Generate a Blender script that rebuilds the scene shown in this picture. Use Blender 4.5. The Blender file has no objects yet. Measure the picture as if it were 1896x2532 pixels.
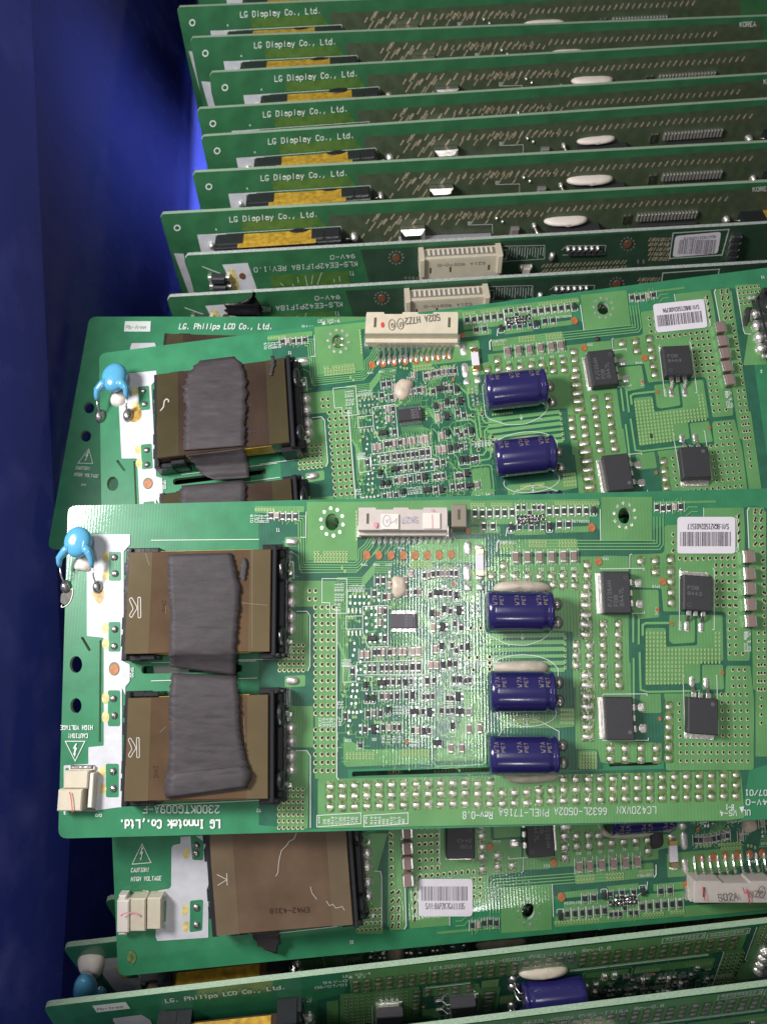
import bpy, bmesh, math, random
from mathutils import Vector, Matrix, Euler
from mathutils.geometry import tessellate_polygon
rnd = random.Random(7)
R_ = math.radians
SC = bpy.context.scene
COL = SC.collection

# ------------------------------------------------------------------ camera, world, lamps
CAMZ = 20.0
FPX = 2000.0
PW, PH = 1896.0, 2532.0
cam = bpy.data.cameras.new("camera")
cam_o = bpy.data.objects.new("camera", cam)
COL.objects.link(cam_o)
cam_o.location = (0, 0, CAMZ)
cam.sensor_fit = 'VERTICAL'
cam.sensor_height = 36.0
cam.sensor_width = 36.0
cam.lens = FPX / PH * 36.0
cam.clip_start = 0.1
cam.clip_end = 500
cam.dof.use_dof = True
cam.dof.focus_distance = 20.0
cam.dof.aperture_fstop = 0.35
SC.camera = cam_o

w = bpy.data.worlds.new("World")
SC.world = w
w.use_nodes = True
bgn = w.node_tree.nodes["Background"]
bgn.inputs[0].default_value = (0.86, 0.84, 0.82, 1)
bgn.inputs[1].default_value = 0.22

def area(name, loc, target, sx, sy, power, col=(1, 1, 1), spread=180):
    l = bpy.data.lights.new(name, 'AREA')
    l.shape = 'RECTANGLE'; l.size = sx; l.size_y = sy
    l.energy = power; l.color = col; l.spread = R_(spread)
    o = bpy.data.objects.new(name, l); COL.objects.link(o)
    o.location = loc
    d = Vector(target) - Vector(loc)
    o.rotation_euler = d.to_track_quat('-Z', 'Y').to_euler()
    return o
# two ceiling tubes (the streak along the boards) and a soft area lamp put at the upper left for fill and falloff
area("ceiling_tube_lamp", (0.75, 7.5, 46), (0.7, -2, 0), 1.0, 17, 4800, (1.0, 0.98, 0.94))
area("second_ceiling_tube_lamp", (8.4, -30.5, 40), (2.2, -9.9, 0), 2.0, 4, 1100, (1.0, 0.98, 0.95))
area("upper_left_fill_lamp", (-23, 9, 20), (-5, 1, 0), 8, 8, 14500, (1.0, 0.98, 0.96))
_l = area("bin_floor_glow_helper", (-8.45, 11.85, -21.6), (-8.9, 12.9, -18.75), 1.6, 24, 6500, (0.95, 0.95, 1.0), 12)  # added lamp under the floor, makes the translucent plastic glow along the corner
_y = (Vector((-10.0, 21.9, -22.2)) - Vector((-8.97, 3.8, -15.3))).normalized(); _z = -Vector((0.0, .35, .93)).normalized()
_x = _y.cross(_z).normalized(); _y = _z.cross(_x)
_l.rotation_euler = Matrix((_x, _y, _z)).transposed().to_euler()
area("bin_wall_glow_helper", (-18, 16, -22), (-10.4, 16, -17.5), 3, 20, 4800, (0.95, 0.95, 1.0), 70)  # added lamp outside the wall, brightens the blue through the plastic

SC.view_settings.view_transform = 'Standard'
SC.view_settings.look = 'None'
SC.view_settings.exposure = 0.0
SC.view_settings.gamma = 1.0
SC.cycles.use_denoising = True

# ------------------------------------------------------------------ poses (rigid boards placed in space)
def Rm(rx, ry, rz):
    return (Matrix.Rotation(rz, 4, 'Z') @ Matrix.Rotation(ry, 4, 'Y') @ Matrix.Rotation(rx, 4, 'X'))
CAM = Vector((0, 0, CAMZ))
def pose(p, k=1.0):
    t = CAM + (Vector(p[3:6]) - CAM) * k
    return Matrix.Translation(t) @ Rm(*p[:3]) @ Matrix.Scale(k, 4)
def ray(u, v, z=None):
    d = Vector(((u - PW / 2) / FPX, -(v - PH / 2) / FPX, -1.0))
    if z is None: return d
    return CAM + d * (CAMZ - z)

class Map:
    """turns a position read off the photograph into a point on a board lying at the given pose"""
    def __init__(s, mat):
        s.mat = mat.copy(); s.inv = mat.inverted()
        s.n = mat.col[2].to_3d(); s.k = s.n.length; s.n.normalize()
        s.t = mat.col[3].to_3d()
    def __call__(s, u, v, h=0.0):
        d = ray(u, v); o = s.t + s.n * (h * s.k)
        f = s.n.dot(o - CAM) / s.n.dot(d)
        return s.inv @ (CAM + d * f)
    def px(s, L):
        W = s.mat @ Vector(L)
        f = FPX / (CAMZ - W.z)
        return (PW / 2 + W.x * f, PH / 2 - W.y * f)
    def frame(s, u, v, h=0.0, rot=0.0):
        """local origin, rotation about the board normal and scale for a thing drawn at u, v"""
        a = s(u, v, h); c, sn = math.cos(R_(rot)), math.sin(R_(rot))
        b = s(u + 10 * c, v - 10 * sn, h) - a
        e = s(u - 10 * sn, v - 10 * c, h) - a
        return a, math.atan2(b.y, b.x), b.length * 10, e.length * 10

def stand(px0, z0, px1, z1, D=None, toward=None):
    """pose of a standing board: origin at its upper left corner, x along its top edge, -y down into the bin"""
    P0 = ray(px0[0], px0[1], z0); P1 = ray(px1[0], px1[1], z1)
    X = (P1 - P0).normalized()
    if toward: D = ray(*toward) - P0
    D = Vector(D); D = (D - X * D.dot(X)).normalized()
    Y = -D; Z = X.cross(Y)
    m = Matrix.Identity(4)
    for i, c in enumerate((X, Y, Z)):
        m[0][i], m[1][i], m[2][i] = c.x, c.y, c.z
    m.translation = P0
    return m

M_FRONT = pose((-.2, -.05, 0, 0, 0, 0))
M_BACK = pose((-0.32344693, -0.06221068, 0.09171232, 0.01977501, 4.99173056, -1.98523482), 1.04)
M_LOW = pose((-3.7e-04, -1.70931182e-02, 3.20533225, 9.30802350, -9.23599797, 0.627527269), 1.055)
F = Map(M_FRONT); B2 = Map(M_BACK); B3 = Map(M_LOW)
TL, TR, BR, BL = Vector((-7.97, .16, 0)), Vector((15.65, .74, 0)), Vector((15.5, -6.75, 0)), Vector((-7.50, -7.76, 0))

def turned(S, corner, ang):
    """place the big board so that its given corner is the standing pose's origin, turned by ang"""
    return S @ Matrix.Rotation(ang, 4, 'Z') @ Matrix.Translation(-corner)

# ------------------------------------------------------------------ materials
def lin(c):
    c = c / 255.0
    return c / 12.92 if c <= 0.04045 else ((c + 0.055) / 1.055) ** 2.4
def srgb(r, g, b): return (lin(r), lin(g), lin(b), 1)
MATS = {}
def mat(name, col, rough=0.5, metal=0.0, noise=0.0, nscale=8.0, bump=0.0, bscale=20.0, coat=0.0, col2=None, trans=0.0,
        stretch=None, spec=None, weave=0.0):
    m = bpy.data.materials.new(name); m.use_nodes = True
    nt = m.node_tree; b = nt.nodes["Principled BSDF"]
    b.inputs["Base Color"].default_value = col
    b.inputs["Roughness"].default_value = rough
    b.inputs["Metallic"].default_value = metal
    b.inputs["Coat Weight"].default_value = coat
    b.inputs["Coat Roughness"].default_value = 0.12
    if spec is not None: b.inputs["Specular IOR Level"].default_value = spec
    tc = nt.nodes.new("ShaderNodeTexCoord"); src = tc.outputs["Object"]
    if stretch:
        mp = nt.nodes.new("ShaderNodeMapping"); mp.inputs["Scale"].default_value = stretch
        nt.links.new(src, mp.inputs["Vector"]); src = mp.outputs["Vector"]
    if noise or col2:
        n = nt.nodes.new("ShaderNodeTexNoise"); n.inputs["Scale"].default_value = nscale
        n.inputs["Detail"].default_value = 6
        nt.links.new(src, n.inputs["Vector"])
        r = nt.nodes.new("ShaderNodeValToRGB")
        c2 = col2 or tuple(min(1, x * (1 + noise)) for x in col[:3]) + (1,)
        c1 = col if col2 else tuple(x * (1 - noise) for x in col[:3]) + (1,)
        r.color_ramp.elements[0].position = 0.35; r.color_ramp.elements[0].color = c1
        r.color_ramp.elements[1].position = 0.65; r.color_ramp.elements[1].color = c2
        nt.links.new(n.outputs["Fac"], r.inputs["Fac"]); nt.links.new(r.outputs["Color"], b.inputs["Base Color"])
    h = None
    if bump:
        n2 = nt.nodes.new("ShaderNodeTexNoise"); n2.inputs["Scale"].default_value = bscale
        n2.inputs["Detail"].default_value = 4
        nt.links.new(src, n2.inputs["Vector"])
        bp = nt.nodes.new("ShaderNodeBump"); bp.inputs["Strength"].default_value = bump
        bp.inputs["Distance"].default_value = 0.05
        nt.links.new(n2.outputs["Fac"], bp.inputs["Height"]); h = bp.outputs["Normal"]
    if weave:
        wv = nt.nodes.new("ShaderNodeTexWave"); wv.inputs["Scale"].default_value = 4.2
        wv.inputs["Distortion"].default_value = 0.4
        nt.links.new(tc.outputs["Object"], wv.inputs["Vector"])
        bp = nt.nodes.new("ShaderNodeBump"); bp.inputs["Strength"].default_value = weave
        bp.inputs["Distance"].default_value = 0.02
        nt.links.new(wv.outputs["Fac"], bp.inputs["Height"])
        if h: nt.links.new(h, bp.inputs["Normal"])
        h = bp.outputs["Normal"]
    if h: nt.links.new(h, b.inputs["Normal"]); nt.links.new(h, b.inputs["Coat Normal"])
    if weave: b.inputs["Coat Weight"].default_value = 0.6; b.inputs["Coat Roughness"].default_value = 0.07; b.inputs["Specular IOR Level"].default_value = 0.3
    if trans:
        tr = nt.nodes.new("ShaderNodeBsdfTranslucent"); tr.inputs["Color"].default_value = (0.28, 0.34, 0.88, 1)
        mx = nt.nodes.new("ShaderNodeMixShader"); mx.inputs[0].default_value = trans
        nt.links.new(b.outputs[0], mx.inputs[1]); nt.links.new(tr.outputs[0], mx.inputs[2])
        nt.links.new(mx.outputs[0], nt.nodes["Material Output"].inputs["Surface"])
    MATS[name] = m
    return m
mat("mask", (0.036, 0.215, 0.102, 1), 0.36, noise=0.10, nscale=2.0, bump=0.02, weave=0.02)
mat("mask_deep", (0.026, 0.125, 0.078, 1), 0.33, noise=0.12, nscale=3.0, bump=0.03, weave=0.05)
mat("mask_copper", (0.122, 0.305, 0.112, 1), 0.34, noise=0.10, nscale=1.2, bump=0.03, weave=0.07)
mat("mask_trace", (0.17, 0.40, 0.155, 1), 0.28, bump=0.02, weave=0.04)
mat("board_edge", (0.30, 0.42, 0.30, 1), 0.6, noise=0.25, nscale=14, stretch=(1, 1, 8))
mat("dis_mask", (0.034, 0.140, 0.060, 1), 0.33, noise=0.15, nscale=1.4)
mat("dis_copper", (0.066, 0.088, 0.052, 1), 0.36, noise=0.15, nscale=3.0)
mat("dis_pale_green", (0.065, 0.15, 0.035, 1), 0.30, noise=0.15, nscale=3.0)  # pale green of the painted reflection patch and the via rings
mat("flux", (0.05, 0.125, 0.04, 1), 0.14, noise=0.45, nscale=9, col2=(0.19, 0.26, 0.09, 1), coat=0.6, bump=0.3, bscale=14)
mat("silk", (0.68, 0.74, 0.70, 1), 0.55)
mat("silk_block", (0.55, 0.56, 0.60, 1), 0.48, noise=0.07, nscale=3, bump=0.08, bscale=9)
mat("hole_dark", (0.004, 0.010, 0.008, 1), 0.6)
mat("via_ring", (0.62, 0.66, 0.40, 1), 0.35, metal=0.3)
mat("via_soft", (0.32, 0.48, 0.20, 1), 0.4)
mat("solder", (0.90, 0.86, 0.83, 1), 0.36, metal=0.85, bump=0.5, bscale=9)
mat("solder_dull", (0.42, 0.41, 0.40, 1), 0.30, metal=0.9, bump=0.3, bscale=12)
mat("steel", (0.82, 0.79, 0.76, 1), 0.30, metal=1.0, bump=0.15, bscale=9)
mat("gold_cap", (0.75, 0.58, 0.28, 1), 0.25, metal=1.0)
mat("copper_dot", (0.40, 0.145, 0.052, 1), 0.38, noise=0.25, nscale=20)
mat("epoxy", (0.035, 0.034, 0.040, 1), 0.50, noise=0.2, nscale=30, bump=0.05, bscale=60)
mat("epoxy_print", (0.11, 0.11, 0.12, 1), 0.5)
mat("ferrite", (0.022, 0.023, 0.027, 1), 0.22, bump=0.1, bscale=5)
mat("chip_grey", (0.085, 0.080, 0.095, 1), 0.6)
mat("bar_grey", (0.42, 0.39, 0.44, 1), 0.4, metal=0.3)
mat("mlcc", (0.25, 0.175, 0.155, 1), 0.42)
mat("mlcc_pink", (0.42, 0.31, 0.28, 1), 0.42)
mat("resist_grey", (0.22, 0.20, 0.20, 1), 0.42)
mat("housing", (0.60, 0.54, 0.42, 1), 0.42, noise=0.05, nscale=4, bump=0.04)
mat("housing_grey", (0.55, 0.49, 0.46, 1), 0.38, noise=0.06, nscale=3, bump=0.04)
mat("housing_brown", (0.24, 0.21, 0.165, 1), 0.45)
mat("housing_pale", (0.74, 0.68, 0.62, 1), 0.5)
mat("slot_brown", (0.10, 0.08, 0.045, 1), 0.6)
mat("cap_blue", (0.019, 0.016, 0.105, 1), 0.20, coat=0.5, bump=0.03, bscale=3)
mat("cap_rubber", (0.012, 0.012, 0.02, 1), 0.4)
mat("cap_print", (0.24, 0.21, 0.19, 1), 0.45)
mat("glue", (0.56, 0.47, 0.38, 1), 0.42, noise=0.08, nscale=6, bump=0.1, bscale=5)
mat("glue_beige", (0.50, 0.44, 0.36, 1), 0.55, noise=0.1, nscale=5, bump=0.15, bscale=8)
mat("glue_white", (0.80, 0.72, 0.66, 1), 0.45, bump=0.2, bscale=8)
mat("disc_blue", (0.095, 0.36, 0.58, 1), 0.18, coat=0.6)
mat("film_front", (0.098, 0.060, 0.034, 1), 0.13, noise=0.2, nscale=0.8, coat=0.3, bump=0.02, bscale=2)
mat("film_edge", (0.115, 0.086, 0.046, 1), 0.14, noise=0.1, nscale=0.8, coat=0.3)
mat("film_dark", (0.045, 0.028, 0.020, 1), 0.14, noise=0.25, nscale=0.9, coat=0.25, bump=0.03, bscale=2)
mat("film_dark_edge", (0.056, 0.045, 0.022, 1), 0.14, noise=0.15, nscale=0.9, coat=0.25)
mat("film_low", (0.13, 0.083, 0.052, 1), 0.15, noise=0.2, nscale=1.0, coat=0.4, bump=0.05, bscale=2)
mat("film_low_edge", (0.145, 0.105, 0.065, 1), 0.16, noise=0.1, nscale=1.0, coat=0.4)
mat("film_scuff", (0.24, 0.20, 0.15, 1), 0.4)
mat("gold_tape", (0.46, 0.275, 0.03, 1), 0.38, noise=0.3, nscale=5, bump=0.1, bscale=6)
mat("foam_tape", (0.044, 0.037, 0.042, 1), 0.62, noise=0.16, nscale=4, bump=0.35, bscale=3.2, spec=0.35, stretch=(.6, 1.5, 1))
mat("tape_black", (0.012, 0.012, 0.015, 1), 0.42, bump=0.4, bscale=6)
mat("paper", (0.74, 0.70, 0.77, 1), 0.5, noise=0.02)
mat("ink", (0.02, 0.02, 0.03, 1), 0.6)
mat("ink_soft", (0.20, 0.18, 0.22, 1), 0.6)
mat("ink_brown", (0.12, 0.10, 0.09, 1), 0.6)
mat("ink_violet", (0.33, 0.30, 0.45, 1), 0.6)
mat("ink_red", (0.62, 0.05, 0.07, 1), 0.6)
mat("ink_pink", (0.70, 0.30, 0.36, 1), 0.6)
mat("film_print", (0.50, 0.47, 0.42, 1), 0.4)
mat("flux_stain", (0.45, 0.27, 0.05, 1), 0.35, noise=0.4, nscale=6)
mat("flux_yellow", (0.62, 0.52, 0.22, 1), 0.45, noise=0.2, nscale=8)
mat("burn", (0.05, 0.045, 0.035, 1), 0.5, noise=0.5, nscale=12)
mat("bin_blue", (0.007, 0.011, 0.062, 1), 0.14, nscale=0.55, bump=0.06, bscale=0.35, trans=0.16, col2=(0.014, 0.018, 0.08, 1))
_n = MATS["bin_blue"].node_tree; _r = [x for x in _n.nodes if x.type == 'VALTORGB'][0]
_r.color_ramp.elements[0].position = 0.50; _r.color_ramp.elements[1].position = 0.72
_m = _n.nodes.new("ShaderNodeMapRange"); _m.inputs[3].default_value = 0.09; _m.inputs[4].default_value = 0.55
_n.links.new([x for x in _n.nodes if x.type == 'TEX_NOISE'][0].outputs["Fac"], _m.inputs[0]); _m.inputs[1].default_value = 0.42; _m.inputs[2].default_value = 0.75
_n.links.new(_m.outputs[0], _n.nodes["Principled BSDF"].inputs["Roughness"])

# ------------------------------------------------------------------ object helpers
def finish(me, smooth=False):
    for p in me.polygons: p.use_smooth = smooth
    return me
def add(name, me, mats=None, parent=None, kind=None, label=None):
    if mats is not None and not me.materials:
        for k in (mats if isinstance(mats, (list, tuple)) else [mats]): me.materials.append(MATS[k])
    o = bpy.data.objects.new(name, me); COL.objects.link(o)
    if parent: o.parent = parent
    if kind: o["kind"] = kind
    if label: o["label"] = label
    return o
def thing(name, label, cat, matrix, group=None):
    o = bpy.data.objects.new(name, None); COL.objects.link(o)
    o.matrix_world = matrix; o.empty_display_size = 0.2
    o["label"] = label; o["category"] = cat
    if group: o["group"] = group
    return o

class MB:
    """collects several solids (in units of 1/100, i.e. drawn pixels) into one mesh with material slots"""
    def __init__(s): s.v = []; s.f = []; s.m = []
    def add(s, vs, fs, mi=0):
        n = len(s.v); s.v += [tuple(x) for x in vs]; s.f += [[i + n for i in f] for f in fs]; s.m += [mi] * len(fs)
    def box(s, x0, y0, z0, x1, y1, z1, mi=0, ch=0.0, bottom=False, tx=0, ty=0):
        """box with a chamfered top; tx, ty shrink the top for a draft"""
        c = ch
        vs = [(x0, y0, z0), (x1, y0, z0), (x1, y1, z0), (x0, y1, z0)]
        if c > 0:
            vs += [(x0, y0, z1 - c), (x1, y0, z1 - c), (x1, y1, z1 - c), (x0, y1, z1 - c)]
            vs += [(x0 + c + tx, y0 + c + ty, z1), (x1 - c - tx, y0 + c + ty, z1), (x1 - c - tx, y1 - c - ty, z1), (x0 + c + tx, y1 - c - ty, z1)]
            fs = [[i, (i + 1) % 4, 4 + (i + 1) % 4, 4 + i] for i in range(4)] + [[4 + i, 4 + (i + 1) % 4, 8 + (i + 1) % 4, 8 + i] for i in range(4)] + [[8, 9, 10, 11]]
        else:
            vs += [(x0 + tx, y0 + ty, z1), (x1 - tx, y0 + ty, z1), (x1 - tx, y1 - ty, z1), (x0 + tx, y1 - ty, z1)]
            fs = [[i, (i + 1) % 4, 4 + (i + 1) % 4, 4 + i] for i in range(4)] + [[4, 5, 6, 7]]
        if bottom: fs.append([3, 2, 1, 0])
        s.add(vs, fs, mi)
    def dome(s, rx, ry, h, z0=0.0, seg=10, rings=3, mi=0, cx=0, cy=0, sq=2.0):
        vs = []
        for r in range(rings):
            t = (r / rings) * math.pi / 2
            for k in range(seg):
                a = 2 * math.pi * k / seg; c, sn = math.cos(a), math.sin(a)
                c = math.copysign(abs(c) ** (2 / sq), c); sn = math.copysign(abs(sn) ** (2 / sq), sn)
                vs.append((cx + rx * math.cos(t) * c, cy + ry * math.cos(t) * sn, z0 + h * math.sin(t)))
        vs.append((cx, cy, z0 + h))
        fs = []
        for r in range(rings - 1):
            for k in range(seg):
                fs.append([r * seg + k, r * seg + (k + 1) % seg, (r + 1) * seg + (k + 1) % seg, (r + 1) * seg + k])
        for k in range(seg): fs.append([(rings - 1) * seg + k, (rings - 1) * seg + (k + 1) % seg, len(vs) - 1])
        s.add(vs, fs, mi)
    def tube(s, pts, rad, seg=6, mi=0, cap=True, flat=1.0):
        pts = [Vector(p) for p in pts]; n = len(pts); rads = rad if isinstance(rad, (list, tuple)) else [rad] * n
        vs = []; up = Vector((0, 0, 1))
        for i, p in enumerate(pts):
            d = (pts[min(i + 1, n - 1)] - pts[max(i - 1, 0)]).normalized()
            a = d.cross(up)
            if a.length < 1e-3: a = Vector((1, 0, 0))
            a.normalize(); b = a.cross(d)
            for k in range(seg):
                t = 2 * math.pi * k / seg
                vs.append(p + a * (math.cos(t) * rads[i]) + b * (math.sin(t) * rads[i] * flat))
        fs = [[i * seg + k, i * seg + (k + 1) % seg, (i + 1) * seg + (k + 1) % seg, (i + 1) * seg + k] for i in range(n - 1) for k in range(seg)]
        if cap: fs += [list(range(seg))[::-1], [(n - 1) * seg + k for k in range(seg)]]
        s.add(vs, fs, mi)
    def mesh(s, name, mats, smooth=False, unit=0.01):
        me = bpy.data.meshes.new(name)
        me.from_pydata([(x * unit, y * unit, z * unit) for x, y, z in s.v], [], s.f)
        for k in mats: me.materials.append(MATS[k])
        for p, i in zip(me.polygons, s.m): p.material_index = i
        if smooth is True: finish(me, True)
        elif smooth:
            for p in me.polygons: p.use_smooth = p.material_index in smooth
        me.update()
        return me

def put(name, me, parent, M, u, v, h=0.0, rot=0.0, label=None, aniso=True, kind=None):
    a, r, sx, sy = M.frame(u, v, h, rot)
    o = add(name, me, None, parent, kind, label)
    o.location = (a.x, a.y, 0.0) if h else a
    o.rotation_euler = (0, 0, r); o.scale = (sx, sy if aniso else sx, (sx + sy) / 2)
    return o

# ---------------------------------------------------------------- stroke lettering, as printed on circuit boards
G = {
'A': "022842 1434", 'B': "022838473635 36 05 353443 43322202|0535", 'C': "4738180703 0312323 ", 'D': "02082847432202", 'E': "42020848 0535",
'F': "020848 0535", 'G': "47381807031232434424", 'H': "0208 4248 0545", 'I': "1232 2228 1838", 'J': "031222334838", 'K': "0208 4805 1642",
'L': "080242", 'M': "0208254842", 'N': "02084248", 'O': "1203071838474332 3212", 'P': "020838474635 3505", 'Q': "120307183847433212 2442",
'R': "020838474635 3505 2542", 'S': "473818070615354443321203", 'T': "0848 2822", 'U': "0803123243 4348", 'V': "082248", 'W': "0812253248",
'X': "0248 0842", 'Y': "082548 2522", 'Z': "08480242",
'0': "120307183847433212", '1': "1728 2822 1232", '2': "0718384746020242", '3': "08482635444332120 3", '4': "3228 280444", '5': "48080536454332 1203",
'6': "37280603123243443505", '7': "084822", '8': "1535464738180706150403123243443 5", '9': "13224447382818070615 1545",
'-': "0545", '.': "2223", ',': "2311", ':': "2223 2526", '/': "0248", '!': "2223 2528", '(': "38161432", ')': "18363412", '+': "0545 2327", '~': "05163445",
'a': "0616364542 4212030415 1545", 'b': "0802 0516364543321203", 'c': "4536160503123243", 'd': "4842 4536160503123243", 'e': "0545463616050312 3243",
'f': "382827 2722 1636", 'h': "0802 05163645 4542", 'i': "2226 2728", 'k': "0802 0446 1442", 'l': "2822", 'n': "0602 05163645 4542",
'o': "120305163645433212", 'p': "0600 0516364543321203", 'r': "0602 05163645", 's': "4536160515354443321203", 't': "2823 233242 1636", 'u': "0603123243 4642",
'v': "062246", 'x': "0246 0642", 'y': "0622 4610", 'g': "4640301000 4536160503123243", 'm': "0602 0516252522 25364542",
}
def strokes(ch):
    s = G.get(ch)
    if not s: return []
    out = []
    for part in s.replace('|', ' ').split(' '):
        part = part.strip()
        if len(part) < 4: continue
        if len(part) % 2: part = part[:-1]
        out.append([(int(part[i]), int(part[i + 1])) for i in range(0, len(part), 2)])
    return out
G['B'] = "020838474635 0535 3544433202"; G['C'] = "47381807031232 3243"; G['3'] = "0718384746353544433212 1203 2535"
G['5'] = "4808053544433212 1203"; G['8'] = "15354647381807061504031232434435"; G['S'] = "47381807061535444332120 3"; G['S'] = "4738180706153544433212 1203"
G['O'] = G['0']

class Sheet:
    """flat print / copper drawn in photo positions and laid on a board; each stroke a hair above the last so none coincide"""
    def __init__(s, M): s.M = M; s.v = []; s.f = []; s.n = 0
    def _z(s, z): s.n += 1; return z + (s.n % 97) * 0.00003
    def raw(s, pts3, faces):
        n = len(s.v); s.v += [tuple(p) for p in pts3]; s.f += [[i + n for i in f] for f in faces]
    def poly(s, pts, z):
        z = s._z(z); P = []
        for u, v in pts:
            a = s.M(u, v); P.append((a.x, a.y, a.z + z))
        area2 = sum(P[i][0] * P[(i + 1) % len(P)][1] - P[(i + 1) % len(P)][0] * P[i][1] for i in range(len(P)))
        if area2 < 0: P.reverse()
        n = len(P)
        if n <= 4: s.raw(P, [list(range(n))])
        else:
            tris = tessellate_polygon([[Vector(p) for p in P]])
            out = []
            for t in tris:
                a, b, c = (Vector(P[i]) for i in t)
                out.append(list(t) if (b - a).cross(c - a).z > 0 else list(t)[::-1])
            s.raw(P, out)
    def rect(s, u0, v0, u1, v1, z): s.poly([(u0, v0), (u1, v0), (u1, v1), (u0, v1)], z)
    def rrect(s, u0, v0, u1, v1, r, z):
        s.poly(rounded([(u0, v0), (u1, v0), (u1, v1), (u0, v1)], r), z)
    def disc(s, u, v, rx, ry, z, n=12):
        s.poly([(u + rx * math.cos(2 * math.pi * k / n), v + ry * math.sin(2 * math.pi * k / n)) for k in range(n)], z)
    def ring(s, u, v, rx, ry, wd, z, n=16):
        z = s._z(z); P = []
        for q in (0, 1):
            for k in range(n):
                a = 2 * math.pi * k / n; p = s.M(u + (rx - wd * q) * math.cos(a), v + (ry - wd * q) * math.sin(a)); P.append((p.x, p.y, p.z + z))
        fs = [[k, n + k, n + (k + 1) % n, (k + 1) % n] for k in range(n)]
        s._up(P, fs)
    def _up(s, P, fs):
        out = []
        for f in fs:
            a, b, c = (Vector(P[i]) for i in f[:3])
            out.append(f if (b - a).cross(c - a).z > 0 else f[::-1])
        s.raw(P, out)
    def line(s, pts, wd, z, closed=False, ext=0.0):
        z = s._z(z); pts = [Vector((p[0], p[1])) for p in pts]; n = len(pts)
        if n < 2: return
        if ext and not closed:
            d0 = (pts[0] - pts[1]); d1 = (pts[-1] - pts[-2])
            if d0.length > 0: pts[0] = pts[0] + d0.normalized() * ext
            if d1.length > 0: pts[-1] = pts[-1] + d1.normalized() * ext
        L = []; Rr = []
        for i, p in enumerate(pts):
            a = pts[i - 1] if (i > 0 or closed) else None
            b = pts[(i + 1) % n] if (i < n - 1 or closed) else None
            d1 = (p - a).normalized() if a is not None and (p - a).length > 1e-6 else None
            d2 = (b - p).normalized() if b is not None and (b - p).length > 1e-6 else None
            if d1 is None: d1 = d2
            if d2 is None: d2 = d1
            if d1 is None: return
            t = (d1 + d2)
            t = t.normalized() if t.length > 1e-3 else d1
            nn = Vector((-t.y, t.x)); k = min(1.8, 1.0 / max(0.35, abs(nn.dot(Vector((-d1.y, d1.x))))))
            L.append(p + nn * wd / 2 * k); Rr.append(p - nn * wd / 2 * k)
        P = []
        for q in L + Rr:
            a = s.M(q.x, q.y); P.append((a.x, a.y, a.z + z))
        m = n if closed else n - 1
        s._up(P, [[i, (i + 1) % n, n + (i + 1) % n, n + i] for i in range(m)])
    def bus(s, pts, wd, z, offs):
        """parallel copies of a path, offset sideways"""
        pts = [Vector(p) for p in pts]
        for of in offs:
            q = []
            for i, p in enumerate(pts):
                d1 = (p - pts[i - 1]).normalized() if i else (pts[1] - p).normalized()
                d2 = (pts[i + 1] - p).normalized() if i < len(pts) - 1 else d1
                t = (d1 + d2).normalized(); nn = Vector((-t.y, t.x)); k = 1 / max(0.4, nn.dot(Vector((-d1.y, d1.x))))
                q.append(p + nn * of * k)
            s.line([(a.x, a.y) for a in q], wd, z)
    def text(s, t, u, v, h, z, rot=0.0, width=None, wd=None, adv=6.0, asp=1.0):
        """u, v = start of the baseline; rot in degrees anticlockwise; h = capital height; width = whole length"""
        n = len(t); k = h / 6.0
        kx = (width / (adv * n - 2.0)) if width else k * asp
        c, sn = math.cos(R_(rot)), math.sin(R_(rot)); wd = wd or h * 0.14
        for i, ch in enumerate(t):
            for st in strokes(ch):
                pts = []
                for x, y in st:
                    X = (i * adv + x) * kx; Y = (y - 2) * k
                    pts.append((u + X * c - Y * sn, v - X * sn - Y * c))
                s.line(pts, wd, z, ext=wd * 0.35)
    def build(s, name, m, parent, kind=None, label=None):
        me = bpy.data.meshes.new(name); me.from_pydata(s.v, [], s.f); me.update()
        return add(name, me, m, parent, kind, label)

def rounded(pts, r, seg=3):
    out = []; n = len(pts); P = [Vector(p) for p in pts]
    for i, p in enumerate(P):
        a = P[i - 1]; b = P[(i + 1) % n]; da = (a - p); db = (b - p)
        rr = min(r, da.length * 0.45, db.length * 0.45); s0 = p + da.normalized() * rr; s1 = p + db.normalized() * rr
        for k in range(seg + 1):
            t = k / seg; q = s0 * (1 - t) ** 2 + p * 2 * t * (1 - t) + s1 * t * t; out.append((q.x, q.y))
    return out
def ellipse(u, v, rx, ry, n=20): return [(u + rx * math.cos(2 * math.pi * k / n), v + ry * math.sin(2 * math.pi * k / n)) for k in range(n)]

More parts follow.
